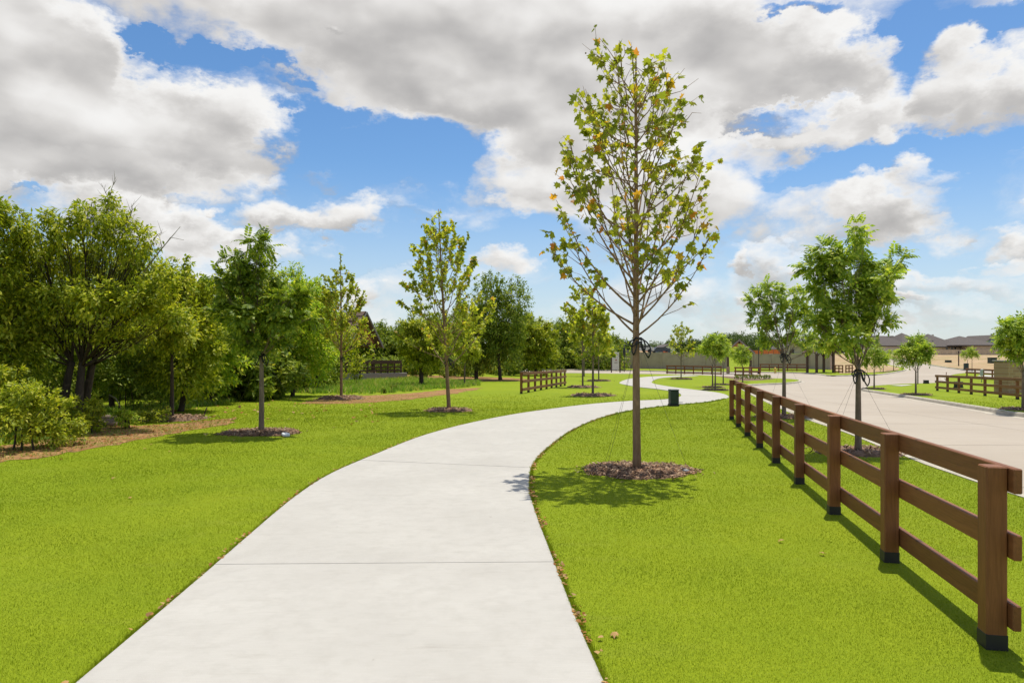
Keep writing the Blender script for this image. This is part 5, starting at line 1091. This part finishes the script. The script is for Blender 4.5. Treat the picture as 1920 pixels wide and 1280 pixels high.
# bushes along the foot of the thicket
def bush(label, px, py, rx, h, seed, mat='leaf_wood', leaf=.10, per=420, n=6, name='bush'):
    p = G(px, py); s = p.y / 1280; w = rx * s; H = h * s
    return lobe_tree(label, p, auto_lobes(w, H * .05, H * .9, n, seed, .75), seed, stems=((0, 0), (w * .3, 0), (-w * .3, .1)), fork=.3, r0=.02, bark='bark_dark', leaf=('leaf', leaf), per=int(per * .8), mat=mat, name=name, twig=7, cat='bush', limb_r=.012, fill=.5)
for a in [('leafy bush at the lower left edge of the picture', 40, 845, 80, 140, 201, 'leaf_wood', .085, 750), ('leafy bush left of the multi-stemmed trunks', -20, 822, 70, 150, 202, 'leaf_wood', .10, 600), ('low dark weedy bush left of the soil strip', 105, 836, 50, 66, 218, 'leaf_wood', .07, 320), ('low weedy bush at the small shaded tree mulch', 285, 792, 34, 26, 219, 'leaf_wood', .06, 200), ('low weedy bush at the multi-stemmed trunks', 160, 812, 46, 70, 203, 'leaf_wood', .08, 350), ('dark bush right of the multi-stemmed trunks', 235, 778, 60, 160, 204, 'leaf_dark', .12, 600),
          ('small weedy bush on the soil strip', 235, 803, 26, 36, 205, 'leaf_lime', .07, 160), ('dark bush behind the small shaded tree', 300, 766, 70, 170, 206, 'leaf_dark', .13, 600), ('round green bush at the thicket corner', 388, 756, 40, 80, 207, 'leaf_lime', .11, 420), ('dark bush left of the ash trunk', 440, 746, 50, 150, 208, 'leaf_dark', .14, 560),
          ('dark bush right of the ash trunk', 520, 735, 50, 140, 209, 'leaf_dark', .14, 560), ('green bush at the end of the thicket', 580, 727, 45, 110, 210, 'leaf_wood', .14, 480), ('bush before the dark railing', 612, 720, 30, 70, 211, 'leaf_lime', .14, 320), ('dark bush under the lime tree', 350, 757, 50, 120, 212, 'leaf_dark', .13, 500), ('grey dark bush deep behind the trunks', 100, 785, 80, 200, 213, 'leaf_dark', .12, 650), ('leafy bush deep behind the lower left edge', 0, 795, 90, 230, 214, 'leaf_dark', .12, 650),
          ('tall feathery weed before the railing', 668, 722, 14, 66, 215, 'leaf_wood', .16, 120), ('tiny dark green shrub on the soil band', 719, 737, 5, 10, 216, 'leaf_dark', .10, 60), ('tiny green shrub right of the tiny dark one', 737, 732, 7, 12, 217, 'leaf_dark', .10, 70)]:
    bush(*a)
# trees of the middle distance
for lab, px, D, top, hw, mt_, sd, lf, h0 in [('spreading tree with short trunk left of the slim sycamore', 790, 44, 588, 36, 'leaf_wood', 121, .17, .22), ('big dark tree behind the short reddish fence', 938, 58, 517, 52, 'leaf_dark', 122, .20, .06), ('dark lower tree left of the big dark one', 893, 60, 560, 38, 'leaf_dark', 123, .20, .05), ('green tree right of the big dark one', 1005, 72, 600, 34, 'leaf_wood', 124, .23, .05),
        ('far dark tree behind the railing', 700, 82, 614, 46, 'leaf_dark', 125, .27, .05), ('far tree left of the spreading one', 742, 86, 610, 44, 'leaf_dark', 126, .27, .05), ('far tree behind the slim sycamore', 830, 84, 590, 60, 'leaf_dark', 127, .27, .05), ('dark tree behind the short reddish fence end', 1045, 112, 606, 38, 'leaf_dark', 128, .27, .05), ('dark tree behind the sycamore group', 1085, 115, 612, 40, 'leaf_dark', 129, .28, .05), ('far tree right of the sycamore group', 1125, 118, 628, 34, 'leaf_dark', 130, .30, .05), ('far tree above the tall sign', 1160, 135, 643, 28, 'leaf_hill', 131, .35, .05),
        ('far dark tree at the left end of the railing', 655, 84, 618, 50, 'leaf_dark', 132, .27, .05), ('dark tree between the big dark one and the green one', 972, 80, 585, 36, 'leaf_dark', 133, .25, .05)]:
    X = (px - 960) / 1280 * D; z0 = zg(X, D); H = CAM_H + (667 - top) / 1280 * D - z0; wood_tree(lab, X, D, hw * 1.2 * D / 1280, H * 1.04, sd, mt_, h0=h0, n=17, per=800, leaf=lf * 1.25, r0=.16, name='wild_tree')
# distant woods read as one mass
def woods(label, segs, seed, D0, D1, mat='leaf_hill', leaf=.6, per=110):
    g = np.random.default_rng(seed); V_, F_, b = [], [], 0; base = g.normal(0, 1, (1, 3))
    for (pa, pb, ta, tb, n) in segs:
        for k in range(n):
            t = (k + g.uniform(-.4, .4) + .5) / n; D = g.uniform(D0, D1); px = pa + (pb - pa) * t; X = (px - 960) / 1280 * D; z0 = zg(X, D); top = ta + (tb - ta) * t + g.uniform(-3, 6); zt_ = CAM_H + (667 - top) / 1280 * D; H = max(2.0, zt_ - z0); w = H * g.uniform(.4, .65)
            for j in range(7):
                c = np.array([X + g.normal(0, w * .45), D + g.normal(0, w * .4), z0 + H * (0.15 + .72 * (j + .5) / 7)]); r = w * g.uniform(.38, .6) * (1.1 - .5 * abs(j / 7 - .45)); u = unit(g, per); pos = c + u * r * (g.uniform(.5, 1, per) ** .5)[:, None]; nrm = u + unit(g, per) * .6 + np.array([0, 0, .7]); v, f = scatter(LEAF_V, LEAF_F, pos, rotmats(unit(g, per) + np.array([0, 0, -.2]), nrm), leaf * g.uniform(.6, 1.4, per)); V_.append(v); F_.append(f + b); b += len(v)
    return tag(obj('woodland', mesh_tris('woodland', np.vstack(V_), np.vstack(F_)), MAT[mat]), label, 'woods', kind='stuff')
woods('dark green woods along the far rise', [(1130, 1290, 641, 640, 26), (1290, 1345, 640, 628, 12), (1345, 1430, 624, 626, 22), (1430, 1560, 630, 640, 24), (1560, 1680, 640, 645, 16), (1820, 1860, 634, 630, 6)], 301, 195, 235, per=80)
woods('dark woods behind the thicket and railing', [(520, 1140, 622, 628, 60)], 302, 105, 125, 'leaf_dark', .5)
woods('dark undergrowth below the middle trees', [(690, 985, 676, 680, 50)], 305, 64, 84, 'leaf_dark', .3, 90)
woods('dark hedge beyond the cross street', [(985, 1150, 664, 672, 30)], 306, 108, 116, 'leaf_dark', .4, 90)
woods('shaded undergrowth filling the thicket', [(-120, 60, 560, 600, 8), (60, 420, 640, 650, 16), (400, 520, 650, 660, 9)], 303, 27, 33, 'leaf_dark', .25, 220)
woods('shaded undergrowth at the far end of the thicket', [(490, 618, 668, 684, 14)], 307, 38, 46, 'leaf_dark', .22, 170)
woods('trees massed behind the left thicket', [(-80, 400, 520, 570, 14), (380, 590, 575, 600, 12)], 304, 46, 60, 'leaf_wood', .3, 260)
# small round shrubs in the corner bed
for k, px in enumerate((1381, 1388, 1397, 1404, 1411, 1417, 1424, 1431, 1437, 1442)):
    p = G(px, 711.3 - .06 * k); lobe_tree(['leftmost', 'second from left', 'third from left', 'fourth from left', 'fifth from left', 'fifth from right', 'fourth from right', 'third from right', 'second from right', 'rightmost'][k] + ' small round shrub in the mulched corner bed', p, auto_lobes(.26, .05, .42, 4, 400 + k, .9), 400 + k, stems=((0, 0),), fork=.2, r0=.015, leaf=('leaf', .07), per=90, mat='leaf_dark', name='round_shrub', twig=4, cat='shrub', group='round shrubs in the corner bed')
# tall weeds on the bank, seedlings at the thicket edge
def weeds(label, poly, n, h, w, seed, mat='weed', blades=7):
    g = np.random.default_rng(seed); A = np.array(poly); lo, hi = A.min(0), A.max(0); P = g.uniform(lo, hi, (n * 3, 2)); P = P[inpoly(P[:, 0], P[:, 1], poly)][:n]; P = np.repeat(P, blades, 0); n = len(P); P = P + g.normal(0, .05, P.shape)
    hh = h * g.uniform(.4, 1.3, n); ln = np.abs(g.normal(0, .45, n)); la = g.uniform(0, 6.28, n); a = g.uniform(0, 6.28, n); z = zt(P[:, 0], P[:, 1]); b = np.c_[P, z - .02]; sd = np.c_[np.cos(a), np.sin(a), np.zeros(n)] * (w * g.uniform(.6, 1.3, n) / 2)[:, None]
    d = np.c_[np.cos(la) * np.sin(ln), np.sin(la) * np.sin(ln), np.cos(ln)]; m = b + d * (hh * .55)[:, None]; tip = b + d * hh[:, None] + np.c_[np.cos(la) * hh * .15, np.sin(la) * hh * .15, -hh * .06]
    v = np.stack([b - sd, b + sd, m + sd * .8, m - sd * .8, tip], 1).reshape(-1, 3); f = np.array([(0, 1, 2), (0, 2, 3), (3, 2, 4)])[None] + (np.arange(n) * 5)[:, None, None]
    return tag(obj('weeds', mesh_tris('weeds', v, f.reshape(-1, 3)), MAT[mat]), label, 'weeds', kind='stuff')
weeds('tall green weeds on the bank before the railing', px2([(560, 738), (640, 739), (720, 738), (800, 731), (860, 724), (860, 716), (760, 708), (640, 706), (590, 716), (540, 728)]), 4600, .34, .036, 501)
weeds('straw coloured dry grass left of the slim sycamore trunk', px2([(790, 728), (850, 729), (900, 723), (900, 715), (830, 716), (790, 720)]), 700, .3, .03, 502)
weeds('ragged weeds along the foot of the thicket', px2([(-60, 838), (60, 832), (150, 806), (210, 792), (300, 772), (400, 760), (520, 740), (600, 728), (600, 722), (500, 732), (400, 748), (280, 762), (180, 776), (60, 800), (-60, 815)]), 2600, .22, .022, 503)
weeds('scattered weeds on the orange soil strip', soil_a, 700, .07, .010, 504)
# fallen leaves and litter
def litter(label, pts, size, seed, name='leaf_litter'):
    g = np.random.default_rng(seed); P = np.array(pts); n = len(P); rot = rotmats(np.c_[unit(g, n)[:, :2], g.normal(0, .2, n)], np.c_[g.normal(0, .5, (n, 2)), np.ones(n)])
    pos = np.c_[P[:, 0], P[:, 1], zt(P[:, 0], P[:, 1]) + P[:, 2]]; v, f = scatter(*SYC_SMALL, pos, rot, size * g.uniform(.5, 1.4, n)); return tag(obj(name, mesh_tris(name, v, f), MAT['litter']), label, 'leaves', kind='stuff')
g9 = np.random.default_rng(99); pts = []
for E, side in ((PL, -1), (PR, 1)):
    for _ in range(1300 if side > 0 else 800):
        i = g9.integers(30, 150); q = E[i] + (E[i + 1] - E[i]) * g9.uniform(); w_ = np.array([side, 0]) * abs(g9.normal(0, .025)); dn = .5 + .5 * math.sin(i * .55 + side) + .3 * math.sin(i * 1.7)
        if g9.uniform() < dn * .8: pts.append((*(q + w_ * 1.3), .030))
litter('dry brown leaves caught along the path edges', pts, .032, 601)
pts = [(*(np.array(G(g9.uniform(120, 720), 0 + 745 + abs(g9.normal(0, 22)))[:2])), .02) for _ in range(260)]; litter('dead leaves scattered on the lawn before the thicket', pts, .09, 602)
sa = np.array(soil_a); Q = g9.uniform(sa.min(0), sa.max(0), (3000, 2)); Q = Q[inpoly(Q[:, 0], Q[:, 1], soil_a)][:1300]; litter('dead leaves and bits on the orange soil', [(x, y, .015) for x, y in Q], .05, 603)
ml = mesh_tris('fallen_leaf', *SYC[4], True); ml.materials.append(MAT['leaf_fallen'] if 'leaf_fallen' in MAT else MAT['litter'])
for (px, py) in [(272, 843), (285, 834), (115, 862), (52, 862), (316, 848), (209, 899), (440, 826), (247, 935), (660, 797), (1152, 1192), (1463, 1018), (1541, 1040)]:
    o = obj('fallen_leaf', ml, None, None, G(px, py) + Vector((0, 0, .03)), (g9.normal(0, .3), g9.normal(0, .3), g9.uniform(0, 6))); o.scale = (.05,) * 3; tag(o, 'small dry leaf fallen on the lawn', 'leaf', 'leaves fallen on the lawn')
# dark stake and pale dead stick at the thicket
st = MB().tube([(0, 0, -.05), (.06, 0, .16), (.10, .02, .27)], [.022, .02, .014], 6); tag(st.build('stump_stick', MAT['bark_dark'], None, G(381, 781)), 'short dark stick poking up right of the shaded mulch', 'stick')
sk = MB().tube([(0, 0, 0), (.18, 0, -.10), (.30, 0, -.32), (.34, 0, -.46)], [.022, .02, .015, .008], 6); q = at(205, 740, 19.0); tag(sk.build('dead_stick', MAT['twig_dead'], None, q), 'pale dead stick hanging in the dark thicket', 'stick')
# old log pile at the soil edge
for k, (px, py, L_, a_) in enumerate([(180, 800, .9, .2), (205, 797, .8, -.1), (190, 795, .7, .1)]):
    p = G(px, py); tag(MB().tube([(-L_ / 2, 0, .07 + .09 * (k == 2)), (0, .02, .08 + .09 * (k == 2)), (L_ / 2, 0, .06 + .09 * (k == 2))], [.07, .08, .06], 8).build('rotten_log', MAT['bark_grey'], None, p, (0, 0, a_)), ['left rotten log at the multi-stemmed tree', 'right rotten log at the multi-stemmed tree', 'upper rotten log at the multi-stemmed tree'][k], 'log')
PATH_IN = [tuple(q) for q in (PL + (PR - PL) * 0.004)] + [tuple(q) for q in (PR + (PL - PR) * 0.004)[::-1]]
ROAD_IN = ROAD
build_grass()
